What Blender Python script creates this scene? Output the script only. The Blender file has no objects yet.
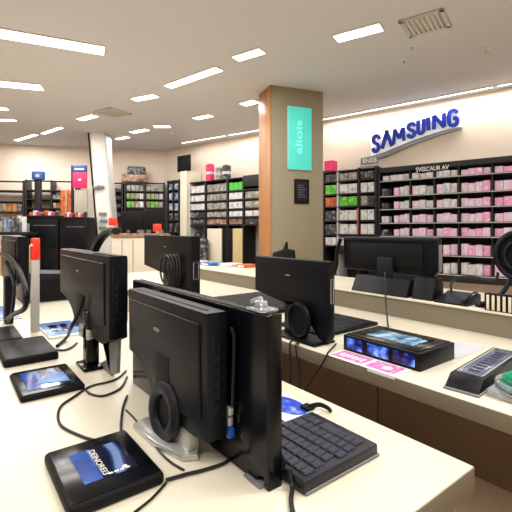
import bpy, bmesh, math, random
from mathutils import Vector, Matrix
random.seed(7)
COL = bpy.context.scene.collection
H, FPX, HY = 1.40, 405.0, 230.0
YAW = math.atan2(.609, .793)
FW = Vector((math.sin(YAW), math.cos(YAW), 0)); RT = Vector((math.cos(YAW), -math.sin(YAW), 0))
EYE = Vector((0, 0, H)); CEIL = 3.2
def C(lat, dep, z=0): v = FW*dep + RT*lat; return Vector((v.x, v.y, z))
def ray(px, py): return FW + RT*((px-256)/FPX) + Vector((0, 0, -(py-HY)/FPX))
def onz(px, py, z): d = ray(px, py); return EYE + d*((z-H)/d.z)
def onplane(px, py, o, n): d = ray(px, py); return EYE + d*((o-EYE).dot(n)/d.dot(n))
def onx(px, py, x): return onplane(px, py, Vector((x, 0, 0)), Vector((1, 0, 0)))
def atdep(px, py, dep): return EYE + ray(px, py)*dep

# ------------------------------------------------------------------ materials
def nt(name):
    m = bpy.data.materials.new(name); m.use_nodes = True
    return m, m.node_tree.nodes, m.node_tree.links, m.node_tree.nodes['Principled BSDF']
def lin(c): return tuple((v/12.92 if v <= .04045 else ((v+.055)/1.055)**2.4) for v in [q/255 for q in c]) + (1,)
def mat(name, rgb, rough=.5, metal=0, var=.06, scale=8, bump=0, emit=None, es=0, rnd=0, trans=0, alpha=1):
    m, n, l, b = nt(name); c = lin(rgb)
    b.inputs['Roughness'].default_value = rough; b.inputs['Metallic'].default_value = metal
    if trans: b.inputs['Transmission Weight'].default_value = trans; b.inputs['IOR'].default_value = 1.3
    if alpha < 1: b.inputs['Alpha'].default_value = alpha
    tc = n.new('ShaderNodeTexCoord'); ns = n.new('ShaderNodeTexNoise')
    ns.inputs['Scale'].default_value = scale; ns.inputs['Detail'].default_value = 4
    l.new(tc.outputs['Object'], ns.inputs['Vector'])
    r = n.new('ShaderNodeValToRGB')
    r.color_ramp.elements[0].position = .3; r.color_ramp.elements[1].position = .7
    r.color_ramp.elements[0].color = tuple(v*(1-var) for v in c[:3])+(1,)
    r.color_ramp.elements[1].color = tuple(min(1, v*(1+var)) for v in c[:3])+(1,)
    l.new(ns.outputs['Fac'], r.inputs['Fac']); out = r.outputs['Color']
    if rnd:
        oi = n.new('ShaderNodeObjectInfo'); hs = n.new('ShaderNodeHueSaturation')
        mp = n.new('ShaderNodeMapRange'); mp.inputs['To Min'].default_value = 1-rnd; mp.inputs['To Max'].default_value = 1+rnd
        l.new(oi.outputs['Random'], mp.inputs['Value']); l.new(mp.outputs['Result'], hs.inputs['Value'])
        l.new(out, hs.inputs['Color']); out = hs.outputs['Color']
    l.new(out, b.inputs['Base Color'])
    if bump:
        bp = n.new('ShaderNodeBump'); bp.inputs['Strength'].default_value = bump
        l.new(ns.outputs['Fac'], bp.inputs['Height']); l.new(bp.outputs['Normal'], b.inputs['Normal'])
    if es:
        b.inputs['Emission Color'].default_value = lin(emit or rgb); b.inputs['Emission Strength'].default_value = es
    return m
def spec(m, v): m.node_tree.nodes['Principled BSDF'].inputs['Specular IOR Level'].default_value = v; return m
def ramp_mat(name, stops, kind='noise', scale=6, rough=.3, es=0, stretch=(1, 1, 1), rnd=False, coord='Object', dist=2):
    m, n, l, b = nt(name); b.inputs['Roughness'].default_value = rough
    tc = n.new('ShaderNodeTexCoord'); mp = n.new('ShaderNodeMapping'); mp.inputs['Scale'].default_value = stretch
    l.new(tc.outputs[coord], mp.inputs['Vector'])
    if rnd:
        oi = n.new('ShaderNodeObjectInfo'); ml = n.new('ShaderNodeMath'); ml.operation = 'MULTIPLY'; ml.inputs[1].default_value = 37
        l.new(oi.outputs['Random'], ml.inputs[0]); l.new(ml.outputs[0], mp.inputs['Location'])
    if kind == 'noise':
        t = n.new('ShaderNodeTexNoise'); t.inputs['Scale'].default_value = scale; t.inputs['Detail'].default_value = 3
    elif kind == 'voronoi':
        t = n.new('ShaderNodeTexVoronoi'); t.inputs['Scale'].default_value = scale; t.distance = 'CHEBYCHEV'
    else:
        t = n.new('ShaderNodeTexWave'); t.inputs['Scale'].default_value = scale; t.inputs['Distortion'].default_value = dist
    l.new(mp.outputs['Vector'], t.inputs['Vector'])
    r = n.new('ShaderNodeValToRGB'); el = r.color_ramp.elements
    for i, (p, c) in enumerate(stops):
        e = el[i] if i < 2 else el.new(p)
        e.position = p; e.color = lin(c)
    l.new(t.outputs[0 if kind != 'voronoi' else 'Distance'], r.inputs['Fac']); l.new(r.outputs['Color'], b.inputs['Base Color'])
    if es: l.new(r.outputs['Color'], b.inputs['Emission Color']); b.inputs['Emission Strength'].default_value = es
    return m
M = {}
M['ceil'] = mat('ceiling_paint', (206, 206, 208), .9, var=.015, scale=1)
M['wall'] = mat('wall_paint', (238, 223, 206), .85, var=.015, scale=1.5)
M['floor'] = ramp_mat('floor_vinyl', [(.2, (220, 198, 174)), (.8, (232, 212, 190))], 'noise', 2.2, .35)
M['cream'] = mat('cream_laminate', (222, 214, 194), .32, var=.012, scale=3)
M['fascia'] = mat('putty_edge', (122, 112, 94), .45, var=.02, scale=3)
M['brown'] = mat('brown_laminate', (130, 108, 88), .5, var=.06, scale=4)
M['seam'] = mat('dark_seam', (45, 33, 26), .7)
M['black'] = spec(mat('black_plastic', (9, 11, 18), .42, var=.12, scale=14), .22)
M['gloss'] = spec(mat('gloss_black', (7, 9, 15), .2, var=.1), .25)
M['matte'] = spec(mat('matte_black', (12, 12, 14), .6), .2)
M['charcoal'] = spec(mat('charcoal_plastic', (24, 27, 36), .45), .22)
M['navy'] = mat('navy_key_plastic', (20, 25, 46), .45)
M['navy2'] = mat('navy_tray_plastic', (15, 18, 32), .4)
M['silver'] = mat('silver_plastic', (196, 196, 194), .22, metal=.5)
M['grey'] = mat('grey_plastic', (118, 118, 118), .4)
M['white'] = mat('white_plastic', (234, 232, 226), .4)
M['paper'] = mat('white_paper', (240, 240, 240), .7)
M['lav'] = mat('lavender_grey', (188, 188, 198), .7)
M['clear'] = mat('clear_plastic', (225, 232, 238), .08, trans=.75, var=.02)
M['cable'] = mat('cable_rubber', (16, 16, 18), .45)
M['glow'] = mat('light_diffuser', (255, 250, 240), .6, es=6.0, emit=(255, 246, 232))
M['lframe'] = mat('fixture_rim', (222, 214, 204), .5)
M['teal'] = mat('teal_lightbox', (70, 190, 176), .4, emit=(80, 216, 198), es=.5, var=.03)
M['teal2'] = mat('pale_teal', (120, 232, 218), .4, emit=(130, 236, 222), es=.72)
M['colf'] = mat('column_olive_laminate', (152, 142, 118), .6, var=.02, scale=3)
M['wood'] = ramp_mat('orange_wood', [(.2, (150, 98, 56)), (.8, (168, 116, 70))], 'wave', 3, .45, stretch=(6, 6, .5))
M['blue'] = mat('sign_blue', (14, 40, 150), .4, emit=(14, 44, 160), es=.03)
M['halo'] = mat('sign_backlight_white', (250, 250, 248), .5, emit=(255, 252, 245), es=.35)
M['swoosh'] = mat('sign_silver', (160, 164, 170), .35, metal=.3)
M['red'] = mat('red_plastic', (226, 52, 34), .35, emit=(230, 50, 30), es=.25)
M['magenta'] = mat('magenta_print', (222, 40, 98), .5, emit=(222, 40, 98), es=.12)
M['pblue'] = mat('poster_blue', (44, 84, 150), .5)
M['green'] = ramp_mat('green_print', [(.3, (60, 160, 50)), (.55, (90, 200, 70)), (.75, (210, 220, 90))], 'noise', 14, rnd=True)
M['lime'] = mat('lime_print', (80, 200, 60), .5)
M['orange'] = ramp_mat('orange_print', [(.3, (120, 70, 40)), (.55, (210, 100, 50)), (.75, (180, 150, 70))], 'noise', 14, rnd=True)
M['tan'] = mat('tan_board', (172, 136, 86), .7)
M['beige'] = mat('beige_panel', (200, 178, 128), .6)
M['frame'] = spec(mat('dark_metal', (34, 31, 33), .5), .3)
M['shelfback'] = mat('shelf_back_black', (28, 26, 30), .6)
M['lgrey'] = mat('light_shelf_back', (178, 170, 158), .7)
M['greywhite'] = mat('grey_white_metal', (190, 188, 182), .4)
M['pink'] = ramp_mat('pink_pack', [(.25, (228, 222, 224)), (.45, (212, 196, 206)), (.6, (224, 166, 194)), (.8, (240, 236, 238))], 'noise', 26, .4, stretch=(1, 1, .5), rnd=True, es=.1)  # low emission put into the pack colour for a glowing look
M['pinker'] = ramp_mat('strong_pink_pack', [(.3, (236, 200, 214)), (.5, (222, 130, 176)), (.75, (236, 222, 230))], 'noise', 22, .4, rnd=True, es=.1)  # same slight self-glow added to the stronger pink boxes
M['pale'] = ramp_mat('pale_pack', [(.25, (150, 144, 146)), (.5, (206, 202, 202)), (.75, (232, 230, 228))], 'noise', 22, .4, stretch=(1, 1, .5), rnd=True, es=.06)  # weaker emission gives the pale packs a lit look
M['white_pack'] = ramp_mat('white_pack', [(.25, (120, 116, 120)), (.45, (212, 210, 210)), (.8, (236, 234, 232))], 'noise', 16, .4, rnd=True)
M['dark_pack'] = ramp_mat('dark_pack', [(.3, (28, 28, 36)), (.52, (66, 64, 70)), (.62, (150, 146, 146)), (.8, (60, 52, 54))], 'noise', 16, .4, rnd=True)
M['bluepack'] = ramp_mat('blue_white_pack', [(.3, (40, 52, 84)), (.5, (120, 140, 176)), (.62, (216, 218, 220)), (.8, (60, 66, 90))], 'noise', 18, .4, rnd=True)
M['grey_pack'] = ramp_mat('grey_pack', [(.3, (96, 94, 86)), (.5, (150, 148, 138)), (.75, (196, 194, 184))], 'noise', 16, .4, rnd=True)
M['flyer_pink'] = ramp_mat('flyer_pink', [(.3, (214, 82, 160)), (.55, (232, 130, 190)), (.72, (246, 214, 232))], 'noise', 28, .5, stretch=(1, 2, 1))
M['screen'] = ramp_mat('screen_dark_photo', [(.3, (10, 14, 40)), (.5, (20, 30, 74)), (.7, (44, 64, 116)), (.9, (110, 134, 180))], 'wave', 2.6, .12, es=.08, dist=4, stretch=(2, 1, 1))
M['screenblue'] = ramp_mat('screen_blue', [(.2, (12, 40, 110)), (.6, (24, 74, 160)), (.9, (60, 110, 190))], 'noise', 10, .15, es=.12)
M['screenlight'] = ramp_mat('screen_light', [(.36, (30, 52, 84)), (.5, (88, 134, 168)), (.66, (176, 206, 218))], 'noise', 9, .15, es=.15, stretch=(1, 2.5, 1))
M['swirl'] = ramp_mat('blue_swirl', [(.36, (4, 6, 18)), (.48, (14, 30, 110)), (.56, (50, 100, 220)), (.68, (150, 190, 250))], 'noise', 16, .15, es=.3)
M['bluebro'] = ramp_mat('brochure_blue', [(.3, (30, 70, 130)), (.55, (50, 116, 190)), (.8, (130, 180, 224))], 'noise', 12, .3)
M['bluelabel'] = ramp_mat('blue_oval_print', [(.3, (20, 44, 160)), (.55, (34, 74, 210)), (.78, (180, 200, 245))], 'noise', 30, .35)
M['disc'] = ramp_mat('green_disc', [(.3, (16, 110, 80)), (.55, (26, 150, 110)), (.8, (90, 190, 160))], 'noise', 14, .2)
M['lcd'] = ramp_mat('strip_display', [(.3, (20, 22, 34)), (.5, (56, 66, 100)), (.7, (120, 132, 164))], 'wave', 22, .15, dist=4, es=.1)
M['tanpink'] = ramp_mat('brown_goods', [(.3, (96, 70, 56)), (.55, (168, 130, 108)), (.75, (206, 176, 160))], 'noise', 9, rnd=True)
M['dim'] = mat('dim_print', (84, 82, 80), .6)
M['salmon'] = mat('salmon_strip', (176, 84, 76), .5)
M['mgreen'] = ramp_mat('muted_green_print', [(.3, (110, 120, 84)), (.55, (134, 160, 90)), (.75, (190, 186, 150))], 'noise', 14, rnd=True)
M['stripe'] = mat('ivory', (222, 210, 186), .5)

# ------------------------------------------------------------------ mesh building
class B:
    def __init__(s): s.bm = bmesh.new()
    def box(s, x0, x1, y0, y1, z0, z1, bev=0, seg=2, rot=None, piv=None):
        r = bmesh.ops.create_cube(s.bm, size=1)
        c = Vector(((x0+x1)/2, (y0+y1)/2, (z0+z1)/2)); d = Vector((abs(x1-x0), abs(y1-y0), abs(z1-z0)))
        for v in r['verts']: v.co = Vector((v.co.x*d.x, v.co.y*d.y, v.co.z*d.z)) + c
        vs = r['verts']
        if bev:
            e = list({e for v in r['verts'] for e in v.link_edges})
            q = bmesh.ops.bevel(s.bm, geom=e, offset=min(bev, min(d)*.45), segments=seg, affect='EDGES', profile=.5)
            vs = list({v for f in q['faces'] for v in f.verts})
        if rot is not None:
            p = piv or c
            bmesh.ops.transform(s.bm, matrix=Matrix.Translation(p) @ rot.to_4x4() @ Matrix.Translation(-p), verts=vs)
        return s
    def prism(s, pts, axis, a0, a1, bev=0, seg=2):
        # pts: 2D polygon; axis 'x': (y,z) ; 'y': (x,z) ; 'z': (x,y)
        mk = {'x': lambda p, a: (a, p[0], p[1]), 'y': lambda p, a: (p[0], a, p[1]), 'z': lambda p, a: (p[0], p[1], a)}[axis]
        lo = [s.bm.verts.new(mk(p, a0)) for p in pts]; hi = [s.bm.verts.new(mk(p, a1)) for p in pts]
        fs = [s.bm.faces.new(lo), s.bm.faces.new(hi)]; n = len(pts)
        for i in range(n): fs.append(s.bm.faces.new((lo[i], lo[(i+1) % n], hi[(i+1) % n], hi[i])))
        bmesh.ops.recalc_face_normals(s.bm, faces=fs)
        if bev:
            e = [e for e in {e for f in fs[:2] for e in f.edges}]
            bmesh.ops.bevel(s.bm, geom=e, offset=bev, segments=seg, affect='EDGES', profile=.5)
        return s
    def tube(s, pts, r, n=8, smooth=5, closed=False, r2=None, flat=1):
        P = [Vector(p) for p in pts]
        if smooth and len(P) > 2:
            Q = []; L = len(P); rng = range(L if closed else L-1)
            for i in rng:
                g = (lambda k: P[k % L]) if closed else (lambda k: P[max(0, min(L-1, k))])
                a, b, c, d = g(i-1), g(i), g(i+1), g(i+2)
                for k in range(smooth):
                    t = k/smooth
                    Q.append(.5*((2*b)+(c-a)*t+(2*a-5*b+4*c-d)*t*t+(3*b-a-3*c+d)*t**3))
            if not closed: Q.append(P[-1])
            P = Q
        rings = []; up = Vector((0, 0, 1)); L = len(P); prev = None
        for i, p in enumerate(P):
            if closed: t = (P[(i+1) % L]-P[i-1])
            else: t = P[min(L-1, i+1)]-P[max(0, i-1)]
            t = t.normalized() if t.length else Vector((0, 0, 1))
            u = prev if prev else (t.cross(up) if abs(t.z) < .95 else t.cross(Vector((1, 0, 0))))
            u = (u - t*u.dot(t)).normalized(); prev = u; w = t.cross(u)
            rr = r if r2 is None else r+(r2-r)*i/max(1, L-1)
            rings.append([s.bm.verts.new(p+u*math.cos(2*math.pi*k/n)*rr+w*math.sin(2*math.pi*k/n)*rr*flat) for k in range(n)])
        for i in range(L if closed else L-1):
            a, b = rings[i], rings[(i+1) % L]
            for k in range(n): s.bm.faces.new((a[k], a[(k+1) % n], b[(k+1) % n], b[k]))
        if not closed: s.bm.faces.new(list(reversed(rings[0]))); s.bm.faces.new(rings[-1])
        return s
    def cyl(s, c, r, h, n=24, r2=None, axis='z'):
        q = bmesh.ops.create_cone(s.bm, cap_ends=True, segments=n, radius1=r, radius2=r if r2 is None else r2, depth=h)
        R = {'z': Matrix.Identity(4), 'x': Matrix.Rotation(math.pi/2, 4, 'Y'), 'y': Matrix.Rotation(math.pi/2, 4, 'X')}[axis]
        bmesh.ops.transform(s.bm, matrix=Matrix.Translation(Vector(c)) @ R, verts=q['verts']); return s
    def ball(s, c, r, sc=(1, 1, 1)):
        q = bmesh.ops.create_uvsphere(s.bm, u_segments=20, v_segments=12, radius=r)
        for v in q['verts']: v.co = Vector((v.co.x*sc[0], v.co.y*sc[1], v.co.z*sc[2])) + Vector(c)
        return s
    def text(s, body, mtx, w, h, th, bold=0):
        cu = bpy.data.curves.new('t', 'FONT'); cu.body = body; cu.extrude = .5; cu.offset = bold
        ob = bpy.data.objects.new('t', cu); COL.objects.link(ob); bpy.context.view_layer.update()
        dg = bpy.context.evaluated_depsgraph_get(); me = bpy.data.meshes.new_from_object(ob.evaluated_get(dg))
        xs = [v.co.x for v in me.vertices]; ys = [v.co.y for v in me.vertices]
        x0, x1, y0, y1 = min(xs), max(xs), min(ys), max(ys)
        for v in me.vertices:
            v.co = mtx @ Vector(((v.co.x-x0)/(x1-x0)*w, (v.co.y-y0)/(y1-y0)*h, v.co.z*th))
        s.bm.from_mesh(me); bpy.data.objects.remove(ob); bpy.data.curves.remove(cu); bpy.data.meshes.remove(me); return s
    def build(s, name, m, parent=None, off=None, smooth=True):
        if off is not None: bmesh.ops.translate(s.bm, vec=-Vector(off), verts=s.bm.verts)
        me = bpy.data.meshes.new(name); s.bm.normal_update(); s.bm.to_mesh(me); s.bm.free()
        me.materials.append(m)
        if smooth:
            for p in me.polygons: p.use_smooth = True
            try: me.set_sharp_from_angle(angle=math.radians(35))
            except Exception: pass
        o = bpy.data.objects.new(name, me); COL.objects.link(o)
        if parent: o.parent = parent
        return o
def thing(name, label, cat, loc=(0, 0, 0), rz=0, group=None):
    o = bpy.data.objects.new(name, None); COL.objects.link(o); o.location = loc; o.rotation_euler = (0, 0, rz)
    o.empty_display_size = .05; tag(o, label, cat, group); return o
def tag(o, label, cat, group=None):
    o['label'] = label; o['category'] = cat
    if group: o['group'] = group
    return o
def struct(o): o['kind'] = 'structure'; return o
class T:
    """A thing at loc; parts are given in world coordinates (for rz=0) and stored relative to loc."""
    def __init__(s, name, label, cat, loc, group=None, rz=0):
        s.loc = Vector(loc); s.o = thing(name, label, cat, loc, rz, group); s.rz = rz
    def part(s, b, name, m, parent=None, smooth=True):
        return b.build(name, m, parent or s.o, s.loc if s.rz == 0 else None, smooth)
def single(b, name, m, label, cat, loc=(0, 0, 0), group=None):
    o = b.build(name, m, None, loc); o.location = loc; return tag(o, label, cat, group)

# ------------------------------------------------------------------ room shell
K = C(-2.07, 9.23); LW = C(-8.5, 7.76); RW = C(7.0, 2.15); RB = C(7.0, -3.2); LB = C(-8.5, -3.2)
poly = [K, RW, RB, LB, LW]
cen = sum(poly, Vector())/5
def slab(name, z0, z1, m):
    b = B(); b.prism([(p.x, p.y) for p in poly], 'z', z0, z1); return struct(b.build(name, m, smooth=False))
slab('floor', -.1, 0, M['floor']); slab('ceiling', CEIL, CEIL+.1, M['ceil'])
def wall(name, a, b_, m):
    d = (b_-a).normalized(); n = Vector((d.y, -d.x, 0))
    if n.dot(a-cen) < 0: n = -n
    q = [a-d*.12, b_+d*.12, b_+d*.12+n*.12, a-d*.12+n*.12]
    bb = B(); bb.prism([(p.x, p.y) for p in q], 'z', 0, CEIL); return struct(bb.build(name, m, smooth=False))
wall('wall_right', K, RW, M['wall']); wall('wall_left', LW, K, M['wall'])
wall('wall_east', RW, RB, M['wall']); wall('wall_back', RB, LB, M['wall']); wall('wall_west', LB, LW, M['wall'])
class WF:
    """local frame of a wall: x along it (rightwards), y negative into the room"""
    def __init__(s, a, b_):
        s.a = a.copy(); s.d = (b_-a).normalized(); s.n = Vector((-s.d.y, s.d.x, 0)); s.rz = math.atan2(s.d.y, s.d.x)
    def hit(s, px, py, off=0):
        p = onplane(px, py, s.a - s.n*off, s.n); return (p-s.a).dot(s.d), p.z
    def w(s, x, y, z): return s.a + s.d*x + s.n*y + Vector((0, 0, z))
RWF = WF(K, RW); LWF = WF(LW, K)

# column between counters and the wall display
colB = C(.189, 5.02); cd = (RT*.935+FW*.355); cd = Vector((cd.x, cd.y, 0)).normalized(); cn = Vector((-cd.y, cd.x, 0))
crz = math.atan2(cd.y, cd.x)
pc = B().box(0, .735, 0, .40, 0, CEIL, .006).build('column', M['colf']); pc.location = colB; pc.rotation_euler.z = crz; struct(pc)
B().box(-.012, 0, -.002, .40, 0, CEIL, .003).build('wood_side_panel', M['wood'], pc)
def colhit(px, py): p = onplane(px, py, colB, cn); return (p-colB).dot(cd), p.z
x0, zt = colhit(287.5, 106.5); x1, zb = colhit(310.5, 170.5)
t = thing('teal_light_sign', 'glowing teal rectangular sign high on the column', 'sign', colB, crz)
B().box(x0, x1, -.03, -.001, zb, zt, .004).build('light_panel', M['teal'], t)
B().box(x0-.008, x1+.008, -.02, -.001, zb-.008, zt+.008, .003).build('sign_rim', M['greywhite'], t)
mt = Matrix.Translation((x0+.19, -.0305, zb+.2)) @ Matrix.Rotation(math.pi/2, 4, 'X') @ Matrix.Rotation(math.pi/2, 4, 'Z')
B().text('aliois', mt, .42, .09, .002).build('lettering', M['teal2'], t)
x0, zt = colhit(294, 179); x1, zb = colhit(308.5, 204)
t = thing('wall_plaque', 'small black notice plaque below the teal sign on the column', 'plaque', colB, crz)
B().box(x0, x1, -.021, -.001, zb, zt, .004).build('plaque_frame', M['matte'], t)
B().box(x0+.025, x1-.025, -.023, -.005, zb+.04, zt-.04, .002).build('notice_sheet', M['charcoal'], t)
b = B()
for k in range(6):
    z = zb+.08+k*(zt-zb-.15)/5.5; b.box(x0+.045, x1-.045-.02*(k % 3), -.0245, -.022, z, z+.012)
b.build('text_lines', M['dim'], t)

# leaning white pillar on the far left
p0 = atdep(88, 139, 7.9); p1 = atdep(105, 139, 7.9); q0 = C((99-256)/FPX*7.9, 7.9); q1 = C((116-256)/FPX*7.9, 7.9)
def lean(px0a, px0b, px1a, px1b, d0, d1, name, m, parent=None, ztop=CEIL, zbot=0):
    b = B(); vs = []
    for dep in (d0, d1):
        for (px, z) in ((px0a, ztop), (px0b, ztop), (px1b, zbot), (px1a, zbot)):
            p = C((px-256)/FPX*d0, dep, z); vs.append(b.bm.verts.new(p))
    for f in ((0, 1, 2, 3), (7, 6, 5, 4), (0, 4, 5, 1), (1, 5, 6, 2), (2, 6, 7, 3), (3, 7, 4, 0)): b.bm.faces.new([vs[i] for i in f])
    bmesh.ops.recalc_face_normals(b.bm, faces=b.bm.faces[:]); return b.build(name, m, parent, smooth=False)
lp = struct(lean(88.5, 104, 103, 118, 7.5, 7.75, 'pillar', M['white']))
lean(87.5, 88.9, 102, 103.4, 7.48, 7.76, 'edge_strip', M['matte'], lp)
lean(104, 105.6, 118, 119.4, 7.48, 7.74, 'side_strip', M['greywhite'], lp)
for (px, py) in ((96, 188), (101, 187), (103, 214), (104, 221), (103, 228)):
    p = atdep(px, py, 7.45); B().box(p.x-.07, p.x+.06, p.y-.02, p.y+.03, p.z-.03, p.z+.03, .01).build('bracket', M['grey'], lp)

# trims: baseboards
for nm, fr, a, b_ in (('baseboard_right', RWF, K, RW), ('baseboard_left', LWF, LW, K)):
    L = (b_-a).length; o = B().box(0.1, L-.1, -.016, -.001, 0, .1, .003).build(nm, M['cream']); o.location = a; o.rotation_euler.z = fr.rz; struct(o)

# ------------------------------------------------------------------ ceiling
LK = .58
def light(p, q, wid, label, W=None, thick=.02, group=None):
    a = onz(p[0], p[1], CEIL); b_ = onz(q[0], q[1], CEIL); d = b_-a; L = d.length; rz = math.atan2(d.y, d.x); c = (a+b_)/2
    return fixture(c, L, wid, rz, label, W, group)
def fixture(c, L, wid, rz, label, W=None, group=None):
    t = thing('ceiling_light', label, 'ceiling light', (c.x, c.y, CEIL), rz, group)
    B().box(-L/2-.012, L/2+.012, -wid/2-.012, wid/2+.012, -.012, 0, .003).build('frame', M['lframe'], t)
    B().box(-L/2, L/2, -wid/2, wid/2, -.016, -.003, .002).build('diffuser', M['glow'], t)
    la = bpy.data.lights.new('lamp', 'AREA'); la.shape = 'RECTANGLE'; la.size = L; la.size_y = wid
    la.energy = (W if W else 44*L)*LK; la.color = (1, .985, .955)
    lo = bpy.data.objects.new('lamp', la); COL.objects.link(lo); lo.parent = t; lo.location = (0, 0, -.03)
light((-90, 17), (104, 50), .19, 'long white ceiling light strip at the upper left corner')
light((-40, 79), (42, 87), .2, 'second long ceiling strip down the left edge, below the largest')
light((168, 86), (219, 68), .12, 'slim tilted ceiling strip in the upper middle, longest one left of the column')
light((134, 99), (156, 95), .12, 'short ceiling strip just left of the slim tilted one')
light((236, 58), (262, 50), .12, 'short ceiling strip above and left of the column top')
light((336, 38), (381, 26), .14, 'ceiling strip beside the square vent, right of the column')
light((243, 104), (256, 100.5), .14, 'ceiling strip partly hidden behind the column top')
light((80, 119), (95, 115), .12, 'small ceiling strip above the leaning white pillar')
light((195, 118), (211, 115), .12, 'small ceiling strip midway between round vent and column')
light((132, 132), (147, 129), .12, 'far small ceiling strip right of the leaning pillar, nearer the pillar')
light((154, 126), (170, 126), .12, 'far small ceiling strip lying level in front of the room corner')
light((117, 138.6), (128, 136.4), .1, 'farthest tiny ceiling strip just right of the leaning pillar top')
light((16, 140), (36, 134), .08, 'thin ceiling strip near the far left wall, lower of a bent pair')
light((43, 133), (61, 127), .08, 'thin ceiling strip near the far left wall, upper of a bent pair')
light((-20, 119), (15, 119.5), .1, 'faint ceiling strip at left edge, just above the far wall')
light((-20, 107), (7, 108), .12, 'stub of a ceiling strip at the left edge, midway down')
cove = [((182, 142.5), (225, 135.3)), ((229, 134.6), (262, 129)), ((322, 119), (362, 111.5)), ((364, 111), (434, 97.5)), ((437, 97), (492.5, 86.3)), ((498, 85.2), (560, 73.5))]
names = ['nearest the room corner', 'just left of the column', 'just right of the column', 'above the blue sign letters', 'above the right end of the blue sign', 'running out at the right edge']
for (p, q), nm in zip(cove, names): light(p, q, .022, 'thin light line along the display wall ceiling, ' + nm, W=9)
# added unseen fill lamps behind and beside the camera that light the near counters
for i, (x, y, L) in enumerate([(.3, -.6, 1.6), (1.6, .2, 1.5), (-1.2, .6, 1.6), (2.6, -1.0, 1.5), (-1.9, 2.2, 1.4), (.9, -2.0, 1.5), (3.6, .6, 1.4), (-.6, 2.4, 1.2), (-2.2, 6.2, 1.6)]):
    if True:
        names2 = ['right above the near counter end', 'above the right counter', 'above the left aisle', 'over the right rear', 'over the far left rows', 'at the back of the shop', 'by the display wall', 'above the left monitor row', 'over the far left corner']
        fixture(Vector((x, y, CEIL)), L, .16, -.5, 'added ceiling fill light out of frame ' + names2[i], W=41)
# vents, sprinklers
def vent(px, py, s, label, rz=0.3):
    c = onz(px, py, CEIL); t = thing('ceiling_vent', label, 'vent', (c.x, c.y, CEIL), rz)
    b = B(); w = s/2
    for (a0, a1, b0, b1) in ((-w, w, -w, -w+.04), (-w, w, w-.04, w), (-w, -w+.04, -w, w), (w-.04, w, -w, w)): b.box(a0, a1, b0, b1, -.018, 0, .004)
    b.build('frame', M['greywhite'], t)
    b = B()
    for k in range(7): y = -w+.06+k*(s-.12)/6; b.box(-w+.03, w-.03, y-.012, y+.012, -.018, -.010, rot=Matrix.Rotation(.6, 3, 'X'))
    b.build('louvres', M['lframe'], t)
vent(425, 23, .36, 'square slatted ceiling vent at top right')
vent(113, 112.5, .4, 'square slatted ceiling vent left of centre above far counters')
for px, py, w in ((412, 45.5, 'nearest the square vent'), (404, 59.5, 'below the square vent'), (486, 48.5, 'toward the right edge'), (172, 133, 'near the room corner')):
    c = onz(px, py, CEIL); t = thing('sprinkler_head', 'tiny ceiling sprinkler head ' + w, 'sprinkler', (c.x, c.y, CEIL))
    B().cyl((0, 0, -.005), .03, .01).build('escutcheon', M['white'], t); B().cyl((0, 0, -.025), .012, .03, 12).build('nozzle', M['silver'], t)

# ------------------------------------------------------------------ counters
ZC, ZL = .80, .937
t = T('display_counter', 'cream topped near counter carrying the row of monitors and tablets', 'counter', (.35, 3.5, 0))
t.part(B().box(-.55, 1.067, .479, 7.3, .735, ZC, .004), 'worktop', M['cream'])
t.part(B().box(-.55, 1.0665, .4775, .4795, .736, ZC-.0035, .0005), 'end_edge', M['fascia'])
t.part(B().box(1.0655, 1.0685, .479, 7.3, .736, ZC-.0035, .0005), 'side_edge', M['fascia'])
t.part(B().box(-.45, 1.045, .52, 7.25, 0, .7345, .003), 'cabinet_base', M['fascia'])
kb = B().cyl((1.005, .515, .675), .008, .012, 16, axis='y'); kb.ball((1.005, .506, .675), .012); t.part(kb, 'knob', M['white'])
t = T('display_counter', 'long cream right counter with brown base and raised back ledge', 'counter', (2.2, 2.0, 0))
t.part(B().box(1.457, 2.474, -1.4, 5.6, .735, ZC, .004), 'worktop', M['cream'])
t.part(B().box(1.4555, 1.4585, -1.4, 5.6, .736, ZC-.0035, .0005), 'front_edge', M['fascia'])
bs = t.part(B().box(2.39, 2.47, -1.38, 5.58, .0, .7345, .002), 'base_panel', M['brown'])
for y in (2.5, 1.72, .62, -.2): t.part(B().box(2.3885, 2.3905, y-.004, y+.004, .02, .73), 'panel_seam', M['seam'], bs)
t.part(B().box(2.474, 3.15, -1.4, 5.6, .0, ZL-.012, .003), 'ledge_body', M['fascia'])
t.part(B().box(2.46, 3.15, -1.4, 5.6, ZL-.012, ZL, .003), 'ledge_top', M['cream'])

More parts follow.
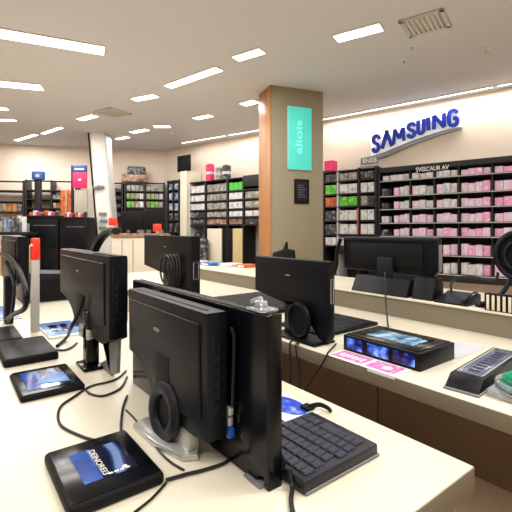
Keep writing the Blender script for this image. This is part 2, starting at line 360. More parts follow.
# ------------------------------------------------------------------ monitors
def arc(c, r, a0, a1, n, ry=None):
    ry = ry or r
    return [(c[0]+r*math.cos(math.radians(a0+(a1-a0)*i/n)), c[1]+ry*math.sin(math.radians(a0+(a1-a0)*i/n))) for i in range(n+1)]
def rear_monitor(label, x0, x1, y0, y1, zt, zn, zm, za, stand='ring', group=None):
    """display seen from behind: near edge y0, far edge y1, with an arch cut under the far half"""
    L = y1-y0; ym = y0+.62*L
    t = T('desktop_monitor', label, 'monitor', ((x0+x1)/2, y0+.4*L, ZC), group)
    archpts = arc((y1, zm-.02), y1-ym, 180, 92, 8, za-zm+.02)      # from (ym, zm) up to the far edge
    prof = [(y0, zt), (y0, zn), (y0+.12*L, zm-.012)] + [(ym-.05*L, zm-.012)] + archpts + [(y1, zt)]
    t.part(B().prism(prof, 'x', x0, x1, .006), 'rear_housing', M['black'])
    # raised centre hump of the back cover
    hp = [(y0+.06*L, zt-.03), (y0+.05*L, zn+.05), (y0+.30*L, zm+.02), (ym-.1*L, zm+.04), (y1-.12*L, za+.06), (y1-.05*L, zt-.03)]
    t.part(B().prism(hp, 'x', x0-.008, x0+.004, .006), 'back_cover', M['black'])
    t.part(B().box(x0-.009, x0-.0065, y0+.22*L, y0+.66*L, (zt+za)/2-.012, (zt+za)/2-.008), 'cover_seam', M['charcoal'])
    yc = y0+.52*L; t.part(B().ball((x0-.0085, yc, zt-.09), .017, (.08, 1.3, .32)), 'emblem', M['grey'])
    t.part(B().box(x1-.002, x1+.004, y0+.01, y1-.01, zn+.06, zt-.01, .003), 'screen', M['gloss'])
    t.part(B().box(x0-.010, x0-.004, y0+.36*L, y0+.53*L, zm+.05, zm+.16, .004), 'cable_pocket', M['matte'])  # matte black panel, slightly proud, painting the dark of an inset notch
    # top vent line and thin lighter edge
    t.part(B().box(x0+.018, x0+.024, y0+.03, y1-.03, zt-.0005, zt+.002, .0006), 'top_seam', M['charcoal'])
    b = B(); b.box(x0+.014, x0+.018, y0-.0025, y0+.001, zn+.06, zt-.05, .001); b.box(x0+.03, x0+.034, y0-.0025, y0+.001, zn+.1, zt-.08, .001)
    for k in range(5): b.box(x0+.022, x0+.03, y0-.003, y0+.001, zn+.07+k*.03, zn+.085+k*.03, .001)
    t.part(b, 'port_strip', M['charcoal'])
    if stand == 'ring':
        cy, cz = y0+.42*L, (zm+ZC)/2+.045
        pts = [(x0-.008, cy+.07*math.cos(a), cz+.066*math.sin(a)-.15*.085*math.cos(a)) for a in [2*math.pi*i/16 for i in range(16)]]
        t.part(B().tube(pts, .02, 10, 3, True, flat=.8), 'stand_ring', M['charcoal'])
        t.part(B().prism([(cy+.06*math.cos(a), cz+.058*math.sin(a)-.15*.08*math.cos(a)) for a in [2*math.pi*i/24 for i in range(24)]], 'x', x0-.004, x0+.006), 'ring_recess', M['matte'])
        # curved silver foot on the counter
        foot = [(x0-.05, y0+.66*L), (x0-.045, y0+.40*L), (x0-.015, y0+.19*L), (x0+.02, y0+.15*L), (x1-.005, y0+.25*L), (x1-.005, y0+.60*L), (x0, y0+.70*L)]
        ft = t.part(B().prism(foot, 'z', ZC, ZC+.018, .006), 'foot_plate', M['silver'])
        t.part(B().prism([(y0+.18*L, zm+.01), (y0+.20*L, ZC+.01), (y0+.62*L, ZC+.01), (y0+.46*L, ZC+.05), (y0+.30*L, zm+.01)], 'x', x0+.004, x0+.04, .006), 'neck', M['silver'])
    elif stand == 'post':
        py = y0+.30*L
        t.part(B().box(x0-.02, x0+.035, py-.02, py+.05, ZC+.012, zm+.1, .012), 'post', M['gloss'])
        t.part(B().box(x0-.04, x0+.045, py-.05, py+.09, ZC, ZC+.016, .007), 'post_foot', M['gloss'])
        b = B().prism([(y0+.02*L, zn+.004), (y0+.04*L, ZC+.03), (y0+.13*L, ZC+.0), (y0+.34*L, ZC), (y0+.2*L, ZC+.05), (y0+.16*L, zn+.0), (y0+.2*L, zm+.02)], 'x', x0+.04, x0+.056, .004)
        t.part(b, 'skirt', M['grey'])
        t.part(B().box(x0-.02, x0+.02, py-.02, py+.12, zm-.03, zm+.03, .01), 'collar', M['silver'])
    return t
m1 = rear_monitor('black monitor seen from behind in the foreground, on a round ring stand', .50, .56, .845, 1.374, 1.198, .885, .885, .99)
# plugs in the gap to the slab beside it
m1.part(B().box(.563, .578, .846, .875, .905, .93, .004).box(.561, .575, .84, .86, .935, .955, .003), 'plug', M['silver'])
m1.part(B().box(.562, .580, .842, .885, .875, .903, .005), 'plug', M['screenblue'])
m1.part(B().tube([(.57, .845, 1.155), (.572, .835, 1.13), (.57, .835, 1.05), (.57, .84, .96)], .004, 8), 'port_lead', M['charcoal'])
m2 = rear_monitor('black monitor seen from behind on a dark post, second from the near end', .50, .574, 1.58, 2.42, 1.298, .975, .95, 1.06, 'post')

# ultra wide slab beside monitor 1 facing the aisle
t = T('all_in_one_computer', 'tall narrow black all-in-one slab standing edge-on in the foreground', 'computer', (.607, 1.1, ZC))
t.part(B().prism([(.717, .86), (.717, 1.203), (1.56, 1.203), (1.56, ZC), (.76, ZC), (.755, .818), (.735, .825), (.73, ZC), (.717, ZC)], 'x', .585, .63, .005, 3), 'housing', M['gloss'])
t.part(B().box(.6285, .6325, .735, 1.54, .86, 1.19, .002), 'screen', M['matte'])
t.part(B().box(.588, .60, .73, 1.55, 1.2025, 1.206, .0015), 'top_groove', M['charcoal'])
t.part(B().box(.575, .636, .735, .80, ZC, ZC+.008, .003), 'foot', M['grey'])
t.part(B().ball((.632, .722, .85), .012, (.5, 1, 1.6)), 'cable_socket', M['matte'])
# clear security clip on its top corner
t = T('security_clip', 'clear plastic security clip on the top corner of the tall black slab', 'clip', (.605, .76, 1.206))
b = B().box(.582, .634, .735, .80, 1.206, 1.213, .003); t.part(b, 'plate', M['clear'])
t.part(B().tube([(.59, .745, 1.213), (.60, .76, 1.235), (.62, .80, 1.228), (.63, .84, 1.215)], .005, 8), 'loop', M['clear'])
t.part(B().box(.60, .625, .765, .79, 1.213, 1.228, .004), 'lock', M['silver'])

# monitor 3, far left, on a curved arc stand
t = T('desktop_monitor', 'black monitor at the left edge on a curved arc stand', 'monitor', (.33, 2.9, ZC))
t.part(B().prism([(2.69, 1.362), (2.69, 1.09), (2.8, 1.06), (3.5, 1.06), (3.5, 1.362)], 'x', .33, .39, .008), 'rear_housing', M['black'])
t.part(B().box(.322, .334, 2.74, 3.45, 1.1, 1.335, .006), 'back_cover', M['black'])
t.part(B().box(.388, .394, 2.71, 3.48, 1.08, 1.35, .003), 'screen', M['gloss'])
pp = [onx(px, py, .315) for px, py in ((-6, 254), (8, 256), (18, 268), (24, 284), (26.5, 298), (24, 309), (14, 314), (6, 320))]
t.part(B().tube(pp, .014, 8, 5), 'stand_arc', M['black'])
pp = [onx(px, py, .315) for px, py in ((6, 262), (13, 280), (14, 296), (12, 312), (8, 322))]
t.part(B().tube(pp, .01, 8, 5), 'stand_brace', M['charcoal'])
t.part(B().box(.12, .335, 2.5, 2.85, ZC, ZC+.022, .012, 3), 'base', M['black'])
t.part(B().box(.30, .35, 3.0, 3.1, ZC, 1.1, .01), 'post', M['black'])
t = T('security_tag_post', 'white post with a glowing red tag beside the left edge monitor', 'security tag', (.42, 2.70, ZC))
t.part(B().box(.40, .445, 2.68, 2.715, ZC, 1.225, .006), 'post', M['greywhite'])
t.part(B().box(.40, .447, 2.675, 2.72, 1.225, 1.352, .008), 'tag', M['red'])
t.part(B().ball((.40, 2.675, 1.31), .008), 'lens', M['white'])

# monitor 4 on the right counter facing the aisle
def side_monitor(label, x0, x1, y0, y1, zt, zl, kind):
    L = y1-y0; t = T('desktop_monitor', label, 'monitor', ((x0+x1)/2, (y0+y1)/2, ZC))
    prof = [(y0, zt), (y0, ZC+.04), (y0+.02*L, ZC+.02), (y0+.10*L, ZC+.02), (y0+.30*L, zl), (y1, zl+.07), (y1, zt)]
    t.part(B().prism(prof, 'x', x0, x1, .007), 'rear_housing', M['black'])
    t.part(B().box(x1-.002, x1+.003, y0+.015, y1-.015, zl+.1, zt-.015, .002), 'screen', M['gloss'])
    t.part(B().ball((x0-.001, y0+.5*L, zt-.095), .018, (.08, 1.3, .32)), 'emblem', M['grey'])
    t.part(B().box(x0+.012, x0+.016, y0+.02, y1-.02, zt-.001, zt+.0015, .0006), 'top_seam', M['charcoal'])
    b = B(); b.box(x0+.012, x1-.010, y0-.003, y0+.002, ZC+.2, ZC+.36, .003); t.part(b, 'port_strip', M['charcoal'])
    b = B(); b.tube([(x0+.018, y0-.003, ZC+.22), (x0+.018, y0-.003, ZC+.345), (x1-.016, y0-.003, ZC+.345), (x1-.016, y0-.003, ZC+.22)], .002, 6, 0, True); t.part(b, 'port_rim', M['greywhite'])
    b = B()
    cy, cz = y0+.30*L, ZC+.108
    b.tube([(x0-.03, cy+.075*math.cos(a), cz+.088*math.sin(a)) for a in [2*math.pi*i/14 for i in range(14)]], .014, 8, 3, True)
    t.part(b, 'stand_ring', M['black'])
    t.part(B().prism([(cy+.07*math.cos(a), cz+.082*math.sin(a)) for a in [2*math.pi*i/28 for i in range(28)]], 'x', x0-.03, x0-.018), 'stand_disc', M['matte'])
    b = B().box(max(1.462, x0-.07), x1+.04, y0+.05*L, y0+.62*L, ZC+.0006, ZC+.014, .006); t.part(b, 'foot_plate', M['black'])
    b = B().box(x0+.0, x1-.005, y0+.30*L, y0+.55*L, ZC+.012, zl+.05, .008); t.part(b, 'neck', M['black'])
    return t
m4 = side_monitor('black monitor on the right counter, in front of the column', 1.558, 1.611, 1.422, 2.04, 1.236, .95, 'disc')
m5 = side_monitor('black monitor farther back on the right counter, behind the foreground monitor', 1.50, 1.58, 2.77, 3.70, 1.352, 1.0, 'loop')
# bundle of cable loops beside monitor 5
b = B()
for k in range(4):
    c = onx(166+k*2.5, 270, 1.44); b.tube([(1.44+.01*k, c.y+.11*math.cos(a)*(1-.15*k), max(ZC+.02, c.z+.12*math.sin(a))) for a in [2*math.pi*i/12 for i in range(12)]], .008, 6, 3, True)
m5.part(b, 'cable_loops', M['cable'])

# monitor 6 on the ledge with its back to the aisle
t = T('desktop_monitor', 'wide low black monitor on the raised ledge, seen from behind', 'monitor', (2.62, 1.8, ZL))
t.part(B().prism([(1.40, 1.342), (1.40, 1.12), (1.44, 1.085), (2.20, 1.085), (2.21, 1.342)], 'x', 2.60, 2.66, .01, 3), 'rear_housing', M['black'])
t.part(B().box(2.585, 2.605, 1.50, 2.12, 1.13, 1.30, .008), 'back_cover', M['matte'])
t.part(B().box(2.585, 2.665, 1.41, 2.20, 1.318, 1.347, .01, 3), 'top_rim', M['charcoal'])
t.part(B().box(2.658, 2.664, 1.42, 2.19, 1.11, 1.33, .002), 'screen', M['gloss'])
b = B().box(2.61, 2.65, 1.394, 1.401, 1.12, 1.30, .003); t.part(b, 'port_strip', M['grey'])
t.part(B().box(2.555, 2.60, 1.72, 1.85, 1.03, 1.20, .012), 'mount', M['charcoal'])
t.part(B().box(2.56, 2.60, 1.74, 1.83, ZL+.01, 1.10, .006), 'neck', M['black'])
t.part(B().prism([(2.48, ZL), (2.64, ZL), (2.60, 1.055), (2.54, 1.055)], 'y', 1.56, 2.03, .008), 'foot', M['black'])
t.part(B().tube([(2.585, 2.22, 1.33), (2.575, 2.25, 1.22), (2.57, 2.26, 1.08), (2.55, 2.31, .98), (2.54, 2.30, ZL+.01)], .016, 8), 'side_bracket', M['black'])
t = T('docking_station', 'small black dock next to the wide monitor on the ledge', 'dock', (2.58, 1.42, ZL))
t.part(B().prism([(2.50, ZL), (2.66, ZL), (2.64, 1.08), (2.55, 1.08)], 'y', 1.385, 1.535, .008), 'shell', M['black'])
t.part(B().box(2.512, 2.53, 1.40, 1.52, ZL+.03, ZL+.036, .001), 'slot', M['charcoal'])

# rounded device at right edge of ledge
t = T('round_display', 'round black display at the right edge of the ledge, on a curved arm', 'display', (2.70, .93, ZL))
c = (2.70, .93, 1.25)
t.part(B().cyl(c, .14, .05, 36, axis='x').tube([(2.675, c[1]+.14*math.cos(a), c[2]+.14*math.sin(a)) for a in [2*math.pi*i/20 for i in range(20)]], .018, 8, 2, True), 'shell', M['black'])
t.part(B().tube([(2.665, c[1]+.09*math.cos(a), c[2]+.09*math.sin(a)) for a in [2*math.pi*i/16 for i in range(16)]], .008, 8, 2, True), 'rear_ring', M['charcoal'])
t.part(B().tube([(2.68, .99, 1.13), (2.64, 1.0, 1.06), (2.59, 1.03, 1.0), (2.565, 1.08, .965), (2.565, 1.11, ZL+.02)], .013, 8), 'arm', M['black'])
t.part(B().cyl((2.565, 1.108, ZL+.006), .035, .012, 20), 'foot', M['black'])
t.part(B().box(2.66, 2.74, .89, .97, ZL, 1.12, .01), 'post', M['black'])
t = T('striped_stand', 'black and ivory striped holder on the ledge at the right edge', 'holder', (2.50, .9, ZL))
bb = t.part(B().box(2.475, 2.53, .70, 1.055, ZL, 1.035, .004), 'body', M['matte'])
b = B()
for k in range(12):
    y = .712+k*.0287; b.box(2.4735, 2.477, y, y+.015, ZL+.006, 1.028, .0008)
t.part(b, 'ivory_slats', M['stripe'])
t = T('tablet_cradle', 'sloping black tablet cradle on the ledge beside the striped holder', 'cradle', (2.58, 1.28, ZL))
t.part(B().prism([(2.49, ZL), (2.68, ZL), (2.68, ZL+.06), (2.49, ZL+.012)], 'y', 1.16, 1.37, .004), 'wedge', M['charcoal'])
t.part(B().box(2.50, 2.67, 1.17, 1.20, ZL+.036, ZL+.052, .004, rot=Matrix.Rotation(-.245, 3, 'Y')), 'hinge', M['gloss'])
single(B().tube([(2.66, 1.34, .995), (2.68, 1.35, 1.04), (2.70, 1.32, 1.085), (2.72, 1.22, 1.095), (2.70, 1.09, 1.09), (2.70, 1.07, 1.14)], .008, 8), 'power_cable', M['cable'], 'black cable looping above the sloping tablet cradle on the ledge', 'cable')
# dark stand behind monitor 4
t = T('tablet_stand', 'small black stand peeking above the right counter monitor by the column', 'stand', (2.8, 3.17, ZL))
t.part(B().prism([(3.02, ZL+.26), (3.12, ZL+.27), (3.13, ZL+.34), (3.18, ZL+.26), (3.34, ZL+.22), (3.36, ZL+.12), (3.0, ZL+.12)], 'x', 2.79, 2.82, .005), 'holder', M['black'])
t.part(B().box(2.79, 2.82, 3.14, 3.2, ZL+.01, ZL+.16, .005), 'post', M['black'])
t.part(B().box(2.72, 2.9, 3.08, 3.27, ZL, ZL+.012, .005), 'foot', M['black'])
# low packages along the ledge
for (px, py, w, m, lab) in ((212, 265, .3, 'bluebro', 'flat pale blue packet on the far ledge, left of three'), (231, 266, .28, 'pale', 'flat grey white packet on the far ledge, middle of three'), (248, 267, .22, 'orange', 'flat red and tan packet on the far ledge, right of three')):
    p = onz(px, py, ZL)
    t = T('flat_packet', lab, 'packet', (p.x, p.y, ZL), 'flat packets on the ledge')
    t.part(B().box(p.x-.11, p.x+.11, p.y-w*.45, p.y+w*.45, ZL, ZL+.035, .006), 'sleeve', M[m])
    t.part(B().box(p.x-.112, p.x-.106, p.y-w*.3, p.y+w*.3, ZL+.008, ZL+.027, .001), 'sticker', M['white'])

# ------------------------------------------------------------------ keyboards
def keyboard(label, x0, x1, y0, y1, z, h, rows, cols, m1_, m2_, slope=.0, lip=False):
    t = T('keyboard', label, 'keyboard', ((x0+x1)/2, (y0+y1)/2, z))
    t.part(B().box(x0, x1, y0, y1, z, z+h, .006), 'tray', M[m1_])
    if lip: t.part(B().box(x0+.004, x1+.003, y0-.004, y1+.002, z, z+.008, .003), 'bottom_plate', M['grey'])
    b = B(); mx, my = .014, .012
    dx = (x1-x0-2*mx-.012)/rows; dy = (y1-y0-2*my)/cols
    for i in range(rows):
        sp = i == rows-1
        for j in range(cols):
            if sp and 3 <= j < cols-3:
                if j == 3: b.box(x0+mx+i*dx+.002, x0+mx+(i+1)*dx-.002, y0+my+3*dy+.002, y0+my+(cols-3)*dy-.002, z+h-.002, z+h+.005, .003, 1)
                continue
            o = (i % 3)*.25*dy if j < cols-1 else 0
            b.box(x0+mx+i*dx+.002, x0+mx+(i+1)*dx-.002, y0+my+j*dy+o+.0015, y0+my+(j+1)*dy+o-.0015, z+h-.002, z+h+.005, .003, 1)
    t.part(b, 'keycaps', M[m2_])
    return t
keyboard('thick dark keyboard in the foreground, against the tall black slab', .640, .912, .655, .90, ZC, .034, 6, 9, 'navy2', 'navy', lip=True)
keyboard('dark keyboard on the right counter in front of the column monitor', 1.66, 2.16, 1.55, 1.92, ZC, .022, 6, 14, 'black', 'charcoal')
keyboard('dark keyboard farther back on the right counter, left of the column monitor', 1.74, 2.30, 2.2, 2.95, ZC, .03, 7, 16, 'black', 'charcoal')

# ------------------------------------------------------------------ tablets
def tablet(label, x0, x1, y0, y1, h=.028, scr=None, txt=None, gl='gloss'):
    t = T('tablet', label, 'tablet', ((x0+x1)/2, (y0+y1)/2, ZC))
    t.part(B().box(x0, x1, y0, y1, ZC, ZC+h, .010, 3), 'case', M['matte'])
    t.part(B().box(x0+.008, x1-.008, y0+.008, y1-.008, ZC+h-.003, ZC+h+.002, .002), 'glass_front', M[gl])
    if scr:
        a, b_, c, d = scr; z = ZC+h+.0021
        X = lambda f: x0+(x1-x0)*f; Y = lambda f: y0+(y1-y0)*f
        t.part(B().box(X(a), X(b_), Y(c), Y(d), z-.001, z+.0005), 'display', M['screen'])
        t.part(B().box(X(a), X(a+(b_-a)*.33), Y(c), Y(d), z, z+.001), 'display_sidebar', M['screenblue'])
        if txt:
            mt = Matrix.Translation((X(a+(b_-a)*.36), Y(d)-.01, z+.001)) @ Matrix.Rotation(-math.pi/2, 4, 'Z')
            t.part(B().text(txt, mt, (y1-y0)*(d-c)*.86, .014, .0006), 'screen_lettering', M['white'])
            b = B(); b.cyl((X(a+(b_-a)*.78), Y(c+.12*(d-c)), z+.001), .006, .0012, 16)
            for k in range(4): b.box(X(a+(b_-a)*(.45+.11*k)), X(a+(b_-a)*(.53+.11*k)), Y(c+.05*(d-c)), Y(c+.05*(d-c))+.006, z, z+.0012)
            t.part(b, 'screen_icons', M['white'])
    return t
tablet('black tablet showing a blue screen, nearest on the left counter', .20, .412, .888, 1.152, .03, (.22, .80, .22, .78), 'DEINOREI3')
t2 = tablet('black tablet with a blue banner on screen, second from the near end', .205, .42, 1.60, 1.90, .022, (.14, .80, .14, .86))
t2.part(B().prism([(.265, 1.70), (.38, 1.66), (.38, 1.78), (.33, 1.79)], 'z', ZC+.0245, ZC+.0262), 'banner', M['bluebro'])
t3 = tablet('blank closed black tablet at the left edge, third from near end', .20, .42, 2.05, 2.42, .035, gl='black')
t = T('brochure', 'glossy blue brochure lying behind the blank tablet on the left counter', 'brochure', (.45, 2.66, ZC))
t.part(B().box(.452, .66, 2.44, 2.86, ZC, ZC+.012, .003), 'pages', M['paper'])
t.part(B().box(.458, .645, 2.47, 2.83, ZC+.011, ZC+.014, .001), 'cover', M['bluebro'])
t.part(B().box(.49, .60, 2.54, 2.74, ZC+.0135, ZC+.0155, .001), 'cover_photo', M['screen'])
t = T('blue_leaflet', 'blue leaflet under the curved stand at the left edge', 'leaflet', (.3, 3.3, ZC))
t.part(B().box(.12, .42, 3.15, 3.75, ZC, ZC+.008, .002), 'sheet', M['paper']); t.part(B().box(.13, .41, 3.17, 3.7, ZC+.007, ZC+.0095, .001), 'print', M['bluebro'])
t = T('speaker_box', 'dark wedge box on the left counter behind the post monitor', 'box', (.74, 4.0, ZC))
p = onz(43, 294, ZC); q = onz(63, 300, ZC)
t.part(B().prism([(.50, ZC), (.95, ZC), (.90, ZC+.22), (.50, ZC+.25)], 'y', 3.75, 4.15, .006), 'shell', M['charcoal'])
t.part(B().box(.56, .86, 3.743, 3.752, ZC+.03, ZC+.19, .003), 'dark_front', M['matte'])
t = T('carton', 'plain tan carton standing at the far end of the left counter', 'box', (.85, 6.6, ZC))
p = onz(51, 267, ZC)
t.part(B().box(.95, 1.05, 6.3, 6.9, ZC, ZC+.36, .004).box(.55, .95, 6.3, 6.9, ZC, ZC+.36, .004), 'carton_body', M['tan'])
t.part(B().box(.5495, 1.0505, 6.57, 6.63, ZC+.2, ZC+.361, .0005), 'tape', M['beige'])

# flyer and clip by keyboard 1
t = T('flyer', 'white flyer with a blue oval picture behind the foreground keyboard', 'flyer', (.87, 1.0, ZC))
t.part(B().box(.72, .985, .925, 1.12, ZC, ZC+.003, .0005), 'sheet', M['paper'])
b = B().cyl((0, 0, 0), 1, .002, 32); bmesh.ops.transform(b.bm, matrix=Matrix.Translation((.925, 1.03, ZC+.0035)) @ Matrix.Diagonal((.05, .085, 1, 1)), verts=b.bm.verts)
t.part(b, 'blue_oval', M['bluelabel'])
t.part(B().box(.77, .84, .945, 1.0, ZC+.002, ZC+.0038), 'teal_print', M['screenlight'])
t = T('pen_holder', 'black clip standing on the flyer corner by the keyboard', 'clip', (1.0, .93, ZC))
t.part(B().tube([(.955, .96, ZC+.012), (.985, .94, ZC+.02), (1.0, .915, ZC+.014), (1.0, .90, ZC+.006)], .009, 8, r2=.006), 'claw', M['black'])
t.part(B().box(.94, .975, .945, .985, ZC+.0048, ZC+.016, .004), 'jaw', M['matte'])

# ------------------------------------------------------------------ right counter goods
t = T('product_case', 'flat black box with glowing blue pictures on the right counter', 'box', (1.73, 1.13, ZC))
t.part(B().box(1.585, 1.88, .93, 1.345, ZC, ZC+.078, .006), 'shell', M['black'])
t.part(B().box(1.60, 1.87, .945, 1.335, ZC+.076, ZC+.082, .004), 'lid', M['gloss'])
b = B().box(1.66, 1.80, 1.01, 1.26, ZC+.0815, ZC+.0835, .0005); t.part(b, 'lid_picture', M['screenlight'])
t.part(B().box(1.785, 1.83, 1.00, 1.045, ZC+.0815, ZC+.086, .002), 'lid_latch', M['matte'])
for k, (a, b_) in enumerate(((.955, 1.06), (1.085, 1.2), (1.225, 1.325))): t.part(B().box(1.5825, 1.587, a, b_, ZC+.014, ZC+.066, .001), 'blue_picture', M['swirl'])
t = T('pink_flyer', 'white flyer with two pink panels hanging over the right counter edge', 'flyer', (1.52, 1.15, ZC))
t.part(B().box(1.452, 1.582, .965, 1.34, ZC, ZC+.003, .0005), 'sheet', M['paper'])
t.part(B().box(1.452, 1.4545, .965, 1.1, ZC-.012, ZC+.003, .0005), 'folded_edge', M['paper'])
t.part(B().box(1.468, 1.565, .985, 1.125, ZC+.0025, ZC+.0042), 'pink_panel', M['flyer_pink'])
t.part(B().box(1.468, 1.565, 1.145, 1.32, ZC+.0025, ZC+.0042), 'pink_panel', M['flyer_pink'])
b = B()
for k in range(6): b.box(1.495, 1.535, 1.165+k*.024, 1.178+k*.024, ZC+.004, ZC+.0048)
t.part(b, 'pale_lettering', M['paper'])
t.part(B().cyl((1.515, 1.04, ZC+.0045), .022, .001, 20), 'pale_emblem', M['paper'])
t = T('grey_sheet', 'flat grey lavender sheet lying beside the flat black box', 'paper', (2.0, 1.0, ZC))  # thin grey lavender quad laid flat beside the black box
t.part(B().prism([(1.885, .915), (2.205, .925), (2.19, 1.07), (1.885, 1.12)], 'z', ZC, ZC+.0025), 'sheet', M['lav'])
t = T('barcode_scanner', 'long sloped black device with a strip display on the right counter', 'scanner', (1.775, .748, ZC), rz=math.atan2(.05, .55))
def sc(b, n, m): return b.build(n, m, t.o)
sc(B().prism([(-.27, 0), (.27, 0), (.27, .05), (-.215, .05), (-.265, .012)], 'y', -.06, .06, .005), 'shell', M['black'])
sc(B().box(-.275, .272, -.064, .064, 0, .009, .004), 'base_skirt', M['grey'])
sc(B().box(-.18, .25, -.042, .042, .0495, .0525, .001), 'strip_display', M['lcd'])
sc(B().tube([(-.185, -.045, .0515), (.255, -.045, .0515), (.255, .045, .0515), (-.185, .045, .0515)], .0025, 6, 0, True), 'display_rim', M['greywhite'])
b = B()
for k in range(9): b.box(-.15+k*.04, -.128+k*.04, -.022, .018, .052, .0535)
sc(b, 'dark_marks', M['navy'])
t = T('clear_tray', 'clear rounded plastic tray holding a green disc at the right edge', 'tray', (1.66, .557, ZC))
b = B().box(1.545, 1.775, .455, .655, ZC+.0015, ZC+.034, .012, 3); t.part(b, 'tray_base', M['clear'])
cx, cy = 1.66, .557
ell = lambda s, z: [(cx+.105*s*math.cos(a), cy+.092*s*math.sin(a), z) for a in [2*math.pi*i/20 for i in range(20)]]
t.part(B().tube(ell(1, ZC+.044), .012, 8, 2, True), 'tray_rim', M['clear'])
b = B().cyl((0, 0, 0), 1, .03, 40, .96); bmesh.ops.transform(b.bm, matrix=Matrix.Translation((cx, cy, ZC+.05)) @ Matrix.Diagonal((.097, .084, 1, 1)), verts=b.bm.verts); t.part(b, 'green_disc', M['disc'])
b = B().tube(ell(.98, ZC+.026)[6:15], .012, 8, 3); t.part(b, 'dark_band', M['navy'])

# ------------------------------------------------------------------ cables on counters
def cable(pts, label, z=None, r=.004):
    z = ZC+r+.0012
    P = [onz(px, py, z) for px, py in pts]
    o = single(B().tube(P, r, 8, 6), 'cable', M['cable'], label, 'cable', P[0]); return o
cable([(126, 371), (118, 378), (108, 382), (90, 386.5), (72, 398), (62, 405), (58, 414), (61.5, 426), (81, 436), (94, 440)], 'black cable curling from the second monitor down to the nearest tablet')
cable([(127, 377), (123, 385), (116, 391), (102, 396), (91, 394), (86.5, 391)], 'black cable swinging from the second monitor to the blue banner tablet')
cable([(127, 396), (123, 407), (121, 422), (121, 432)], 'short black cable dropping to the back corner of the nearest tablet')
cable([(126, 410), (134, 418), (143, 430), (151, 440), (161, 453), (172, 463), (184, 470)], 'black cable hugging the silver foot of the foreground monitor', r=.003)
cable([(232.5, 457), (226, 462), (217, 466), (200, 471), (187, 474), (166, 480)], 'black cable from the tall slab foot to the nearest tablet', r=.0045)
cable([(213, 445), (220, 450), (231, 456)], 'short black cable between foreground monitor foot and tall slab', r=.005)
cable([(166, 483), (158, 492), (150, 500), (135, 512), (120, 524)], 'black cable leaving the right corner of the nearest tablet toward the front edge', r=.003)
cable([(54, 350), (65, 350), (72, 347), (77, 343)], 'short black cable behind the blank closed tablet', r=.005)
P = [(.636, .700, .845), (.634, .694, .83), (.628, .682, .812), (.60, .655, .8075), (.575, .62, .8075), (.55, .57, .8075)]
single(B().tube(P, .0055, 8, 6), 'cable', M['cable'], 'black cable from the near edge of the tall slab to counter front', 'cable', P[0])
P = [onx(83, 296, .47), onx(81, 306, .47), onx(76, 318, .46), onx(71, 328, .44), onz(68, 336, ZC+.03), onz(64, 340, ZC+.012), onz(57, 346, ZC+.0105)]
single(B().tube(P, .008, 8, 6), 'cable', M['charcoal'], 'thick ribbed cable curling under the post monitor to the brochure', 'cable', P[0])
P = [onx(385, 272, 2.535), onx(385, 282, 2.47), onx(385.5, 290, 2.44), onx(386, 305, 2.41), onz(387, 316, ZC+.04), onz(388, 325.5, ZC+.012), onz(389, 331, ZC+.012)]
single(B().tube(P, .005, 8, 6), 'cable', M['cable'], 'black cable hanging from the ledge monitor to the flat black box', 'cable', P[0])
for pts, lb in (([(293, 340), (290, 352), (291, 375), (288, 398)], 'loose black cable hanging off the right counter edge, nearer the tall slab'), ([(336, 344), (326, 352), (318, 371), (309, 384), (303, 396)], 'loose black cable drooping off the right counter edge beside the pink flyer'), ([(298, 345), (296, 365), (300, 382), (294, 392)], 'thin black cable hanging in the aisle below the column monitor')):
    e = onx(pts[1][0], pts[1][1], 1.445)
    P = [onz(pts[0][0], pts[0][1], ZC+.009), Vector((1.462, e.y, ZC+.012)), Vector((1.443, e.y, ZC-.01))] + [onx(px, py, 1.44) for px, py in pts[2:]]
    single(B().tube(P, .0045, 8, 6), 'cable', M['cable'], lb, 'cable', P[0])
P = [onx(95, 249, .53), onx(98, 243, .53), onx(103, 236, .54), onx(110, 231, .55), onx(116, 231, .56)]
single(B().tube(P, .022, 8, 6, flat=.7), 'cable', M['cable'], 'thick curved black cable arching above the post monitor top', 'cable', P[0])

# ------------------------------------------------------------------ blue wall sign
t = thing('wall_sign', 'large tilted blue letters with white glow on the display wall', 'sign', RWF.a, RWF.rz)
zs = lambda zx, zy: (360+zx/4.267, 95+zy/4.267)
def wl(zx, zy, off=.06): x, z = RWF.hit(*zs(zx, zy), off); return x, z
# swoosh below and bright backing
def band(top, bot, y0, y1, name, m):
    pts = [wl(*p) for p in top] + [wl(*p) for p in reversed(bot)]
    B().prism(pts, 'y', y0, y1, .006).build(name, m, t)
band([(40, 190), (80, 160), (150, 130), (230, 100), (310, 75), (380, 55), (425, 55)], [(45, 258), (90, 245), (150, 222), (230, 192), (310, 165), (380, 145), (435, 135)], -.03, -.004, 'backlit_panel', M['halo'])
band([(5, 268), (50, 258), (95, 245), (150, 222), (230, 190), (310, 163), (380, 143), (432, 133)], [(5, 285), (60, 275), (110, 262), (165, 238), (240, 205), (320, 176), (385, 156), (432, 142)], -.05, -.002, 'silver_swoosh', M['swoosh'])
def ribbon(b, pts, wd, y0=-.085, y1=-.05):
    P = [Vector((p[0], p[1])) for p in pts]; n = len(P); L = []; R = []
    for i, p in enumerate(P):
        a = (P[i]-P[i-1]).normalized() if i else (P[1]-P[0]).normalized(); c = (P[i+1]-P[i]).normalized() if i < n-1 else a
        m = (a+c).normalized(); q = Vector((-m.y, m.x)); k = wd/2/max(.5, math.sqrt(max(0, (1+a.dot(c))/2))); L.append(p+q*k); R.append(p-q*k)
    b.prism([tuple(v) for v in L+R[::-1]], 'y', y0, y1)
